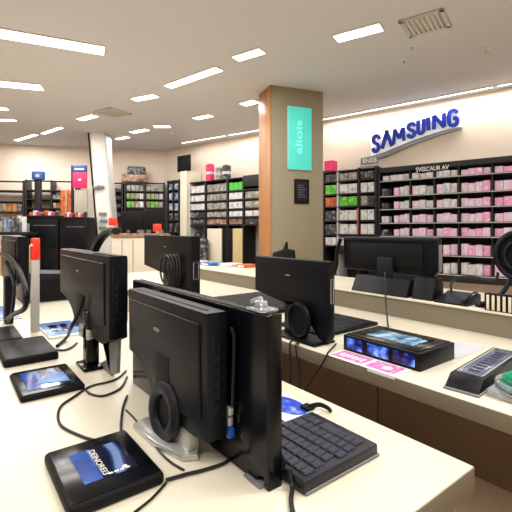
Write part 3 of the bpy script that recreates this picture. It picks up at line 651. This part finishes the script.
def cr(P, k=6):
    out = []
    for i in range(len(P)-1):
        a, b_, c, d = [Vector(P[max(0, min(len(P)-1, j))]) for j in (i-1, i, i+1, i+2)]
        for q in range(k):
            u = q/k; out.append(.5*((2*b_)+(c-a)*u+(2*a-5*b_+4*c-d)*u*u+(3*b_-a-3*c+d)*u**3))
    return out+[Vector(P[-1])]
SP = cr([(.97, .76), (.84, .93), (.5, .99), (.12, .92), (.05, .74), (.22, .59), (.75, .43), (.95, .26), (.86, .07), (.5, .0), (.14, .06), (.02, .26)])
GP = cr([(.95, .78), (.82, .95), (.5, 1.0), (.14, .92), (.03, .7), (.03, .3), (.14, .08), (.5, .0), (.84, .06), (.95, .22), (.95, .46)])+[]
UP = [(.08, 1)]+cr([(.08, .35), (.14, .1), (.5, .0), (.86, .1), (.92, .35)])+[(.92, 1)]
GLY = {'S': [SP], 'G': [GP, [(.97, .46), (.5, .46)]], 'U': [UP], 'I': [[(.5, 0), (.5, 1)]], 'N': [[(.07, 0), (.07, 1)], [(.07, 1), (.93, 0)], [(.93, 0), (.93, 1)]],
       'A': [[(.02, 0), (.55, 1)], [(.42, 1), (.98, 0)]], 'M': [[(.04, 0), (.16, 1)], [(.14, 1), (.5, .28)], [(.5, .28), (.80, .95)], [(.85, 0), (.85, 1)]]}
for ch, quad in (('S', ((58, 178), (84, 172), (80, 238), (57, 244))), ('A', ((94, 156), (138, 148), (138, 218), (94, 230))), ('M', ((142, 150), (194, 138), (196, 192), (142, 212))), ('S', ((207, 126), (234, 120), (234, 176), (206, 182))),
                 ('U', ((247, 110), (276, 103), (275, 160), (247, 168))), ('I', ((286, 98), (297, 95), (299, 150), (288, 153))), ('N', ((313, 90), (363, 78), (363, 137), (313, 148))), ('G', ((379, 70), (416, 64), (418, 126), (380, 134)))):
    b = B(); tl, tr, br, bl = [Vector(wl(*q)) for q in quad]
    for st in GLY[ch]: ribbon(b, [((bl*(1-u)+br*u)*(1-w_)+(tl*(1-u)+tr*u)*w_) for u, w_ in st], .05 if ch not in 'M' else .044)
    b.build('letter', M['blue'], t, smooth=False)

# ------------------------------------------------------------------ shelving
pid = 0
PROTO = {}
def pack(fr, mkey, w, d, h, x, y, z, name, label, cat, group, rz=0):
    key = (mkey, round(w, 3), round(d, 3), round(h, 3), name)
    if key not in PROTO:
        o = B().box(-w/2, w/2, -d/2, d/2, 0, h, .004, 1).build(name, M[mkey]); PROTO[key] = o
    else:
        o = PROTO[key].copy(); COL.objects.link(o)
    o.location = fr.w(x, y, z); o.rotation_euler = (0, 0, fr.rz+rz); tag(o, label, cat, group); return o
ORD = ['top', 'second', 'third', 'fourth', 'fifth', 'sixth', 'seventh', 'lowest']
# --- long black display on right wall
OFF = .34; fr = RWF
sx0 = fr.hit(378.5, 200, OFF)[0]; sx1 = fr.hit(640, 200, OFF)[0]
ztop = fr.hit(391, 167, OFF)[1]
zsh = [fr.hit(391, y, OFF)[1] for y in (180.5, 195.8, 209, 222.8, 235.8)] + [fr.hit(439, y, OFF)[1] for y in (255, 273.5)]
t = thing('display_shelf', 'long black wall display with rows of pink and white boxes', 'display shelf', fr.w(sx0, 0, 0), fr.rz)
W = sx1-sx0
B().box(0, W, -.06, -.005, zsh[-1]-.1, ztop, .003).build('back_panel', M['shelfback'], t)
hd = B().box(0, W, -OFF, -.06, zsh[0]+.12, ztop, .004).build('header', M['shelfback'], t)
for x in (0, W): B().box(x-.02, x+.02, -OFF, -.03, 0, ztop, .003).build('side_panel', M['frame'], t)
for z in zsh: B().box(.02, W-.02, -OFF, -.06, z-.022, z, .003).build('shelf', M['frame'], t)
for z in zsh: B().box(.02, W-.02, -OFF-.004, -OFF+.002, z-.014, z-.003, .001).build('price_rail', M['greywhite'], t)
B().box(.02, W-.02, -OFF, -.06, zsh[-1]-.10, zsh[-1]-.03, .004).build('bottom_rail', M['frame'], t)
for px in (410, 434, 458.5, 492): x = fr.hit(px, 210, OFF)[0]-sx0; B().box(x-.008, x+.008, -OFF+.003, -.05, zsh[-1]-.03, zsh[0]+.12, .002).build('upright', M['frame'], t)
x0, z0 = fr.hit(416, 173.6, OFF); x1, z1 = fr.hit(449, 168, OFF)
mt = Matrix.Translation((x0-sx0, -OFF-.003, z0+.022)) @ Matrix.Rotation(math.pi/2, 4, 'X')
B().text('SVSSCAUR AV', mt, x1-x0, .058, .004, .012).build('header_lettering', M['white'], t)
for i, z in enumerate(zsh):
    gap = .13 if i == 0 else zsh[i-1]-z
    start = fr.hit(381 if i in (0,) else 392 if i < 5 else 441, 210, OFF)[0]; end = fr.hit(533, 210, OFF)[0]
    if i == 0: h = .085
    else: h = gap*.6
    ups = [start]+[u for u in (fr.hit(px, 210, OFF)[0] for px in (410, 434, 458.5, 492)) if u > start+.1]+[end]
    spots = []
    for a_, b__ in zip(ups, ups[1:]):
        nb_ = max(1, round((b__-a_)/.098)); dw = (b__-a_-.04)/nb_; spots += [(a_+.02+(q+.5)*dw, dw) for q in range(nb_)]
    for k, (xc, dx) in enumerate(spots):
        f = (xc-start)/(end-start)
        mk = 'pale' if (i == 0 and f < .55) else 'pink'
        if i in (0, 1, 2, 3) and f > .68: mk = 'pinker' if (k % 3 == 0 or i == 2) else 'pink'
        if i in (1, 2) and f < .55: mk = 'pale' if k % 3 else 'pink'
        if i >= 4 and f > .25: mk = 'pinker' if k % 2 else 'pink'
        if i == 6 and f < .45: mk = 'pale'
        hh = h*(.86+.14*((k*7) % 5)/4)
        hh = round(hh/.01)*.01; hh = min(hh, gap-.035)
        pack(fr, mk, dx*.95, .16, hh, xc, -OFF+.095+.012*((k*3) % 4), z+.001, 'product_box',
             f'small pink and white box on the {ORD[i] if i<6 else "lowest"} shelf of the long black display' if mk != 'pale' else f'small pale grey box on the {ORD[i] if i<6 else "lowest"} shelf of the long black display',
             'product box', f'{"pale" if mk=="pale" else "pink"} boxes on {ORD[i] if i<6 else "lowest"} shelf of long black display')
    if i in (1, 2, 3, 4):   # small pale block in the narrow left bay
        xx = fr.hit(384.5, 210, OFF)[0]
        pack(fr, 'dark_pack' if i != 3 else 'pale', .10, .14, h*.8, xx, -OFF+.09, z+.001, 'product_box', f'single box in the narrow left bay of the long black display, {ORD[i]} shelf', 'product box', 'single boxes in the narrow left bay')

# --- two-bay unit left of it
def bay_unit(fr, name, label, cols, rows, off, back='shelfback', zlow=0, header=None, depth=None):
    """cols: pixel x edges (at mid height), rows: pixel y of shelf bottoms at reference px"""
    pass
fr = RWF; OFF2 = .36
xs = [fr.hit(px, 210, OFF2)[0] for px in (323.5, 337.5, 358.5, 375.6)]
ref = 348
ztop2 = fr.hit(ref, 170, OFF2)[1]; rows = [fr.hit(ref, y, OFF2)[1] for y in (180.3, 193.5, 206.2, 220.5, 234.5, 246)]
t = thing('shelf_unit', 'dark two-bay shelf of white packs between column and long display', 'shelf', fr.w(xs[0], 0, 0), fr.rz)
W = xs[-1]-xs[0]
B().box(0, W, -.05, -.005, .4, ztop2, .003).build('back_panel', M['shelfback'], t)
for k, x in enumerate(xs):
    xx = x-xs[0]; B().box(xx-.015, xx+.015, -OFF2, -.01, 0, ztop2+.02, .003).build('upright', M['greywhite'] if k == 1 else M['frame'], t)
for z in [ztop2]+rows: B().box(.015, W-.015, -OFF2, -.05, z-.018, z+.004, .003).build('shelf', M['frame'], t)
B().box(xs[1]-xs[0]-.02, W, -OFF2-.001, -.05, rows[-1]-.12, rows[-1]-.02, .003).build('kick_rail', M['frame'], t)
cols = [('left', xs[0], xs[1]), ('middle', xs[1], xs[2]), ('right', xs[2], xs[3])]
allr = rows
kinds = {0: ['dark_pack', 'green', 'orange', 'dark_pack', 'dark_pack', 'pale'], 1: ['grey_pack', 'white_pack', 'green', 'white_pack', 'white_pack', 'pale'], 2: ['dark_pack', 'white_pack', 'dark_pack', 'white_pack', 'white_pack', 'pale']}
colname = {'tanpink': 'brown and tan', 'mgreen': 'muted green', 'dark_pack': 'dark', 'green': 'green', 'orange': 'orange brown', 'white_pack': 'white', 'grey_pack': 'grey', 'pale': 'pale'}
for ci, (cn_, a, b_) in enumerate(cols):
    for ri, z in enumerate(allr):
        mk = kinds[ci][ri]; up = (ztop2 if ri == 0 else allr[ri-1])
        h = round((up-z)*.72, 2); n = 2; dx = (b_-a-.05)/n
        for k in range(n):
            mk2 = mk if not (ci == 2 and ri == 2 and k == 0) else 'grey_pack'
            pack(fr, mk2, dx*.94, .18, h, a+.025+(k+.5)*dx, -OFF2+.10, z+.005, 'product_pack',
                 f'{colname[mk2]} pack in the {cn_} bay, {ORD[ri] if ri<5 else "lowest"} shelf, beside the long black display', 'product pack', f'packs in the {cn_} bay on {ORD[ri] if ri<5 else "lowest"} shelf by the column')
x, z = fr.hit(359, 200, OFF2)
t = thing('red_strip', 'narrow red vertical strip on the white pack shelf', 'strip', fr.w(fr.hit(358, 222, OFF2)[0], -OFF2-.008, 0), fr.rz)
B().box(-.012, .012, -.006, .006, rows[4], rows[2]-.03, .002).build('strip_face', M['salmon'], t)
# small grey sign on top, and a magenta box
xa, za = fr.hit(360.5, 167, OFF2); xb, zb = fr.hit(377.5, 158.5, OFF2)
t = thing('shelf_sign', 'small grey sign board on top of the white pack shelf', 'sign', fr.w(xa, -OFF2, ztop2+.022), fr.rz)
B().box(0, xb-xa, 0, .04, .02, zb-ztop2+.01, .006).build('board', M['grey'], t)
B().box(-.01, xb-xa+.01, -.01, .06, 0, .03, .004).build('foot_rail', M['greywhite'], t)
mt = Matrix.Translation((.04, -.003, .05)) @ Matrix.Rotation(math.pi/2, 4, 'X')
B().text('BNIEB', mt, (xb-xa)*.8, .07, .004, .01).build('sign_lettering', M['white'], t)
xa, za = fr.hit(322, 167.5, OFF2-.05); xb, zb = fr.hit(328.5, 158, OFF2-.05)
pack(fr, 'magenta', .16, .14, .16, xs[0]+.07, -.25, ztop2+.022, 'magenta_box', 'small magenta box on the shelf top just right of the column', 'box', None)

# --- centre shelf, left of the column
fr = RWF; OF = .40
cx_ = [fr.hit(px, 210, OF)[0] for px in (189.3, 205, 227, 243, 262)]
ref = 243
ys = [189.3, 198.6, 208, 216.3, 224]
rows = [fr.hit(ref, y, OF)[1] for y in ys]; ztop3 = fr.hit(ref, 178, OF)[1]
t = thing('shelf_unit', 'wide dark shelf of packs left of the column on the display wall', 'shelf', fr.w(cx_[0], 0, 0), fr.rz)
W = cx_[-1]-cx_[0]
B().box(0, W, -.05, -.02, 0, ztop3, .003).build('back_panel', M['lgrey'], t)
for x in cx_: xx = x-cx_[0]; B().box(xx-.018, xx+.018, -OF, -.02, 0, ztop3, .003).build('upright', M['greywhite'] if x == cx_[0] else M['frame'], t)
B().box(cx_[3]-cx_[0], W, -OF-.006, -.05, ztop3-.16, ztop3+.04, .004).build('header', M['shelfback'], t)
B().box(0, cx_[3]-cx_[0]-.02, -OF, -.05, ztop3, ztop3+.02, .003).build('top_board', M['frame'], t)
for z in rows: B().box(.018, W-.018, -OF, -.05, z-.03, z, .004).build('shelf', M['frame'], t)
B().box(cx_[2]-cx_[0]+.14, cx_[3]-cx_[0], -OF, -.2, .12, rows[-1]-.08, .004).build('beige_door', M['beige'], t)
B().box(cx_[2]-cx_[0]-.12, cx_[2]-cx_[0]+.12, -OF, -.2, .12, rows[-1]-.08, .004).build('dark_door', M['matte'], t)
B().box(cx_[1]-cx_[0]+.06, cx_[2]-cx_[0]-.14, -OF, -.2, .12, rows[-1]-.08, .004).build('cream_door', M['cream'], t)
B().box(cx_[3]-cx_[0], W, -OF-.004, -.1, .06, .42, .004).build('dark_plinth', M['matte'], t)
B().box(0, W, -OF+.05, -.05, 0, .08, .003).build('toe_kick', M['grey'], t)
kinds = {0: ['pale', 'pale', 'pale', 'dark_pack', 'dark_pack'], 1: ['grey_pack', 'grey_pack', 'grey_pack', 'grey_pack', 'tanpink'], 2: ['lime', 'white_pack', 'white_pack', 'white_pack', 'tanpink'], 3: [None, 'grey_pack', 'grey_pack', 'white_pack', 'dark_pack']}
colname.update({'lime': 'bright green', 'bluepack': 'blue and white'})
cnn = ['first', 'second', 'third', 'fourth']
for ci in range(4):
    a, b_ = cx_[ci], cx_[ci+1]
    for ri, z in enumerate(rows):
        mk = kinds[ci][ri]
        if not mk: continue
        up = ztop3 if ri == 0 else rows[ri-1]; h = round(min(.24, (up-z)*.70), 2); n = 3 if ci != 3 else 2; dx = (b_-a-.06)/n
        for k in range(n):
            pack(fr, mk, dx*.93, .18, h, a+.03+(k+.5)*dx, -OF+.11, z+.001, 'product_pack', f'{colname[mk]} pack in the {cnn[ci]} bay, {ORD[ri]} shelf, left of the column', 'product pack', f'packs in {cnn[ci]} bay on {ORD[ri]} shelf left of the column')
# packs under lowest shelf of right bay, goods on top
for k in range(2):
    a, b_ = cx_[3], cx_[4]; dx = (b_-a-.06)/2
    pack(fr, 'grey_pack', dx*.9, .2, .3, a+.03+(k+.5)*dx, -OF+.12, .425, 'product_pack', 'grey pack standing on the dark plinth at column side', 'product pack', 'packs on the dark plinth')
for px, mk, h, lab in ((206.5, 'magenta', .42, 'red and purple hanging bag on the left of the column shelf'), (216, 'grey_pack', .34, 'grey rolled pack on top of the column shelf, left one'), (223, 'dark_pack', .36, 'dark rolled pack on top of the column shelf, right one')):
    x = fr.hit(px, 178, OF)[0]
    t = thing('rolled_pack', lab, 'pack', fr.w(x, -.3, ztop3+.021), fr.rz); h -= .12
    B().cyl((0, 0, h/2), .085, h, 20).ball((0, 0, h), .085, (1, 1, .5)).build('roll', M[mk], t); B().cyl((0, 0, h*.5), .088, .05, 20).build('label_band', M['pale'], t)
# black mannequin-like dark panel in first bay
t = thing('hanging_bag', 'dark hanging bags below the pale packs at the shelf left end', 'bag', fr.w((cx_[0]+cx_[1])/2+.12, -OF-.09, .62), fr.rz)
B().box(-.2, .26, -.06, .06, -.1, .62, .05, 3).build('bag_body', M['dark_pack'], t); B().tube([(-.1, 0, .6), (-.05, 0, .72), (.06, 0, .72), (.1, 0, .6)], .012, 8).build('bag_handle', M['matte'], t)
# white fin panel with black poster
xw, xw2 = fr.hit(180, 200, .44)[0], fr.hit(186.5, 200, .44)[0]
o = B().box(0, xw2-xw, -.44, -.03, 0, fr.hit(184, 171, .44)[1], .005).build('partition_fin', M['cream']); o.location = fr.w(xw, 0, 0); o.rotation_euler.z = fr.rz
tag(o, 'upright cream partition fin near the room corner', 'partition')
xa, za = fr.hit(178, 173.5, .40); xb, zb = fr.hit(190.3, 154.5, .40)
t = thing('black_poster', 'black blank poster board above the cream partition fin', 'poster', fr.w(xa, -.40, fr.hit(184, 171, .44)[1]+.002), fr.rz)
z0 = fr.hit(184, 171, .44)[1]+.002
B().box(0, xb-xa, -.02, .02, 0, zb-z0, .004).build('board', M['matte'], t); B().box(.1, .16, .02, .03, 0, .3, .003).build('stake', M['frame'], t)

# --- blue-white pack shelf right at the room corner (left wall end)
fr = RWF; OL = .38
def simple_unit(name, label, fr, pxa, pxb, pyt, ys, off, back, nbays=2, low=0.0, framem='frame', backh=True):
    xa = fr.hit(pxa, 210, off)[0]; xb = fr.hit(pxb, 210, off)[0]; pm = (pxa+pxb)/2
    zt = fr.hit(pm, pyt, off)[1]; rows = [fr.hit(pm, y, off)[1] for y in ys]
    t = thing(name, label, 'shelf', fr.w(xa, 0, 0), fr.rz); W = xb-xa
    if back: B().box(0, W, -.05, -.02, low, zt, .003).build('back_panel', M[back], t)
    for k in range(nbays+1): x = W*k/nbays; B().box(x-.016, x+.016, -off, -.02, 0, zt+.02, .003).build('upright', M[framem], t)
    for z in rows: B().box(.016, W-.016, -off, -.05, z-.025, z, .003).build('shelf', M[framem], t)
    B().box(0, W, -off, -off+.03, zt-.02, zt+.01, .003).build('top_rail', M[framem], t)
    return xa, xb, zt, rows, nbays
def fill(fr, xa, xb, zt, rows, nb, off, keys, n, where, h=.8):
    for ri, z in enumerate(rows):
        up = zt if ri == 0 else rows[ri-1]; mk = keys[ri % len(keys)]
        if mk is None: continue
        hh = math.floor(min(.34, (up-z)*h*.9)*100)/100; bw = (xb-xa)/nb; per = max(1, round(n/nb)); dx = (bw-.05)/per
        for k in range(per*nb):
            m_ = mk if isinstance(mk, str) else mk[k % len(mk)]
            nm = colname.get(m_, 'small')
            pack(fr, m_, dx*.9, .18, hh, xa+(k//per)*bw+.025+(k % per+.5)*dx, -off+.11, z+.001, 'product_pack', f'{nm} pack on the {ORD[min(ri,6)]} shelf of {where}', 'product pack', f'{nm} packs on {ORD[min(ri,6)]} shelf of {where}')
a = simple_unit('shelf_unit', 'narrow dark shelf of blue and white packs at the room corner', fr, 167.5, 178.4, 181, [189.5, 200, 210.5, 220, 232], OL, 'shelfback')
fill(fr, *a, OL, ['bluepack', 'bluepack', 'bluepack', 'dark_pack', 'dark_pack'], 4, 'the narrow corner unit')
fr = LWF
a = simple_unit('shelf_unit', 'pale shelf with green and pink goods behind the far black monitors', fr, 125, 164.3, 183, [191, 199, 207.5], OL, 'lgrey', 2)
fill(fr, *a, OL, ['grey_pack', ['mgreen', 'mgreen', 'grey_pack', 'pale'], ['green', 'mgreen', 'grey_pack', 'pale', 'tanpink']], 7, 'the pale unit with green goods')
a = simple_unit('shelf_unit', 'grey shelf with dark bars right of the leaning pillar', fr, 105, 122, 183, [191, 199, 207, 216], OL, 'lgrey', 1)
fill(fr, *a, OL, ['dark_pack'], 3, 'the grey unit by the leaning pillar', .45)
x = fr.hit(133, 180, OL)[0]; z = fr.hit(144.5, 183, OL)[1]+.022
t = thing('goods_basket', 'dark brown basket of goods on top of the pale shelf', 'basket', fr.w(x, -.25, z), fr.rz)
B().box(-.24, .30, -.13, .13, .0, .16, .02).build('basket_shell', M['tanpink'], t); B().box(-.12, .26, -.12, .12, .12, .34, .04).build('dark_bundle', M['dark_pack'], t)
# far monitors in front of it on a white cabinet
dep = 6.9
def fbox(b, pxa, pxb, pya, pyb, d0, th, bev=.01):
    A = atdep(pxa, pya, d0); Bq = atdep(pxb, pyb, d0)
    # camera-aligned box in local frame of the left wall direction
    la, lb = (pxa-256)/FPX*d0, (pxb-256)/FPX*d0
    return la, lb, Bq.z, A.z
FR = WF(C(0, dep), C(1, dep))
def far_box(b, pxa, pxb, pya, pyb, y0, y1, bev=.01, zb=None):
    xa, zt = FR.hit(pxa, pya, 0); xb, zbb = FR.hit(pxb, pyb, 0); b.box(xa, xb, y0, y1, zbb if zb is None else zb, zt, bev); return b
t = thing('display_cabinet', 'white cabinet with an orange brown top far behind the monitors', 'cabinet', FR.w(0, 0, 0), FR.rz)
far_box(B(), 112, 163, 237.6, 250, 0, .5, .006, 0).build('cabinet_body', M['cream'], t); far_box(B(), 111, 164, 233.5, 237.5, -.02, .52, .006).build('cabinet_top', M['tanpink'], t)
for px in (122, 133): far_box(B(), px-.3, px+.3, 240, 250, -.004, .002, 0, .1).build('door_gap', M['grey'], t)
for pa, pb, lab in ((118.5, 141, 'black far monitor above the white cabinet, left of the pair'), (142, 161, 'black far monitor above the white cabinet, right of the pair')):
    xa, zt = FR.hit(pa, 211 if pa < 130 else 209, 0); xb, zb_ = FR.hit(pb, 231, 0)
    t = thing('desktop_monitor', lab, 'monitor', FR.w((xa+xb)/2, .2, FR.hit(130, 233.5, 0)[1]), FR.rz, 'far monitors on the white cabinet'); w = (xb-xa)/2
    h0 = FR.hit(130, 233.5, 0)[1]
    B().box(-w, w, -.03, .03, zb_-h0+.02, zt-h0, .012).build('rear_housing', M['matte'], t); B().box(-.06, .06, -.02, .03, .01, .12, .01).build('neck', M['black'], t); B().box(-w*.5, w*.5 if pa < 130 else w*.1, -.08, .09, 0, .014, .005).build('foot', M['black'], t)
for px, py, lab in ((114, 222, 'red square tag left of the far black monitors'), (158, 228, 'red tag cluster right of the far black monitors')):
    p = FR.hit(px, py, -.0); t = thing('security_tag', lab, 'security tag', FR.w(p[0], -.05, FR.hit(px, 233.5, 0)[1]), FR.rz)
    hz = p[1]-FR.hit(px, 233.5, 0)[1]
    B().box(-.07, .07, -.02, .02, hz-.06, hz+.07, .01).build('tag', M['red'], t); B().box(-.02, .02, -.015, .015, 0, hz, .005).build('post', M['greywhite'], t)

# --- far left wall shelving
a = simple_unit('shelf_unit', 'open metal shelf frame at the far left edge with brown goods', LWF, -22, 23.3, 181, [190, 201, 211.5], OL, None, 1)
fill(LWF, *a, OL, [None, None, ['orange', 'tan', 'dark_pack', 'tan', 'grey_pack']], 8, 'the far left open frame', .85)
colname.update({'tan': 'tan', 'clear': 'clear'})
b_un = simple_unit('shelf_unit', 'open metal shelf frame behind the black cabinets with grey boards', LWF, 25.5, 76, 181, [190, 199, 208, 217], OL, None, 2)
fill(LWF, (b_un[0]+b_un[1])/2, b_un[1], b_un[3][0]-.03, b_un[3][1:], 1, OL, ['grey_pack', ['grey_pack', 'orange'], ['dark_pack', 'orange', 'grey_pack']], 6, 'the frame behind the black cabinets', .7)
# goods on a far low counter at left
FR2 = WF(C(0, 6.6), C(1, 6.6))
t = thing('goods_table', 'low dark table crowded with small goods at the far left edge', 'table', FR2.w(0, 0, 0), FR2.rz)
xa, zt = FR2.hit(-22, 232, 0); xb, _ = FR2.hit(26, 232, 0)
B().box(xa, xb, 0, .38, zt-.05, zt, .006).build('tabletop', M['frame'], t)
for x in (xa+.06, xb-.06):
    for y in (.05, .33): B().box(x-.03, x+.03, y-.03, y+.03, 0, zt-.045, .004).build('leg', M['frame'], t)
for k in range(16):
    x = xa+.05+(xb-xa-.1)*(k+.5)/16; h = .14+.13*((k*5) % 7)/6
    pack(FR2, ['dark_pack', 'bluepack', 'grey_pack', 'white_pack'][k % 4], .044, .07, round(h, 2), x, .08+.08*(k % 3), zt+.001, 'small_goods', 'small bottle-sized pack standing on the low table at far left', 'product pack', 'small packs on the far left table')
# two tall black cabinets
FR3 = WF(C(0, 7.0), C(1, 7.0))
for pa, pb, py, lab in ((24.5, 58, 215.5, 'black freestanding cabinet with small red goods on top, left one'), (59.5, 86, 217, 'black freestanding cabinet beside the leaning pillar, right one')):
    xa, zt = FR3.hit(pa, py, 0); xb, _ = FR3.hit(pb, py, 0); x = (xa+xb)/2; w = (xb-xa)/2
    t = thing('display_cabinet', lab, 'cabinet', FR3.w(x, 0, 0), FR3.rz)
    B().box(-w, w, 0, .45, 0, zt-.03, .006).build('cabinet_body', M['matte'], t); B().box(-w-.01, w+.01, -.01, .46, zt-.03, zt, .005).build('cabinet_top', M['charcoal'], t)
    B().box(-w*.5, w*.9, -.012, .002, zt-.55, zt-.16, .004).build('door', M['black'], t); B().box(-w*.45, w*.85, -.016, -.01, zt-.175, zt-.165, .001).build('door_edge', M['grey'], t)
    for k in range(8):
        xx = x-w+.06+(2*w-.12)*k/7
        pack(FR3, ['orange', 'dark_pack', 'magenta', 'pale'][(k*3) % 4], min(.05, (2*w-.12)/7*.8), .08, [.06, .09, .07][k % 3], xx, .12, zt+.001, 'small_goods', f'tiny pack on top of the {"left" if pa<50 else "right"} black cabinet', 'product pack', f'tiny packs on the {"left" if pa<50 else "right"} black cabinet')
# tall orange-brown card display and glass panel behind cabinets, blue lightbox, pink poster
FR4 = WF(C(0, 7.6), C(1, 7.6))
xa, zt = FR4.hit(60.5, 190, 0); xb, zb = FR4.hit(72.6, 220, 0)
t = thing('card_stand', 'brown patterned card stand behind the right black cabinet', 'stand', FR4.w((xa+xb)/2, 0, 0), FR4.rz)
w = (xb-xa)/2; B().box(-w, w, 0, .2, 0, zt, .008).build('stand_board', M['orange'], t); B().box(-w*.9, w*.9, -.03, .01, zt-.6, zt-.57, .004).build('card_ledge', M['frame'], t); B().box(-.02, .02, -.02, .01, .3, zt, .003).build('divider', M['tan'], t)
xa, zt = FR4.hit(74.5, 166, 0); xb, zm = FR4.hit(88.5, 188.5, 0); x = (xa+xb)/2; w = (xb-xa)/2
t = thing('poster_stand', 'upright stand with blue and magenta poster left of the leaning pillar', 'poster stand', FR4.w(x, -.06, 0), FR4.rz)
B().box(-w-.03, -w, -.02, .03, 0, zt, .005).build('post', M['frame'], t)
zq = FR4.hit(80, 173, 0)[1]
B().box(-w, w, -.02, .01, zm, zq, .004).build('magenta_panel', M['magenta'], t); B().box(-w, w, -.02, .01, zq, zt, .004).build('blue_panel', M['pblue'], t)
B().box(-w*.2, w*.2, -.023, -.018, zm+.14, zm+.17).build('pale_print', M['paper'], t)
B().box(-w*.7, w*.6, -.023, -.018, zq+.045, zq+.075).build('pale_print', M['paper'], t)
z3 = FR4.hit(80, 219, 0)[1]; B().box(-w+.02, w, 0, .02, z3-.2, zm-.03, .004).build('glass_panel', M['lgrey'], t)
xa, zt = FR4.hit(36, 172.5, 0); xb, zb = FR4.hit(46.5, 180.5, 0); x = (xa+xb)/2; w = (xb-xa)/2
t = thing('blue_sign_post', 'small blue box sign on a black post by the far left wall', 'sign', FR4.w(x, -.1, 0), FR4.rz)
B().box(-w, w, -.06, .06, zb, zt, .01).build('sign_box', M['pblue'], t); B().box(-w*.6, w*.5, -.03, .04, 0, zb, .006).build('post', M['frame'], t); B().box(-w*.2, w*.5, -.064, -.058, (zb+zt)/2-.03, (zb+zt)/2+.02).build('sign_mark', M['lav'], t)

# ------------------------------------------------------------------ world, camera
sc_ = bpy.context.scene
w = bpy.data.worlds.new('World'); sc_.world = w; w.use_nodes = True
w.node_tree.nodes['Background'].inputs[0].default_value = (1, .95, .88, 1); w.node_tree.nodes['Background'].inputs[1].default_value = .3
cam = bpy.data.cameras.new('Camera'); cam.sensor_width = 36; cam.lens = FPX/512*36; cam.shift_y = -26/512; cam.clip_start = .02
co = bpy.data.objects.new('Camera', cam); COL.objects.link(co); co.location = EYE; co.rotation_euler = (math.pi/2, 0, -YAW)
sc_.camera = co
sc_.view_settings.view_transform = 'Standard'; sc_.view_settings.look = 'None'; sc_.view_settings.exposure = 0.0
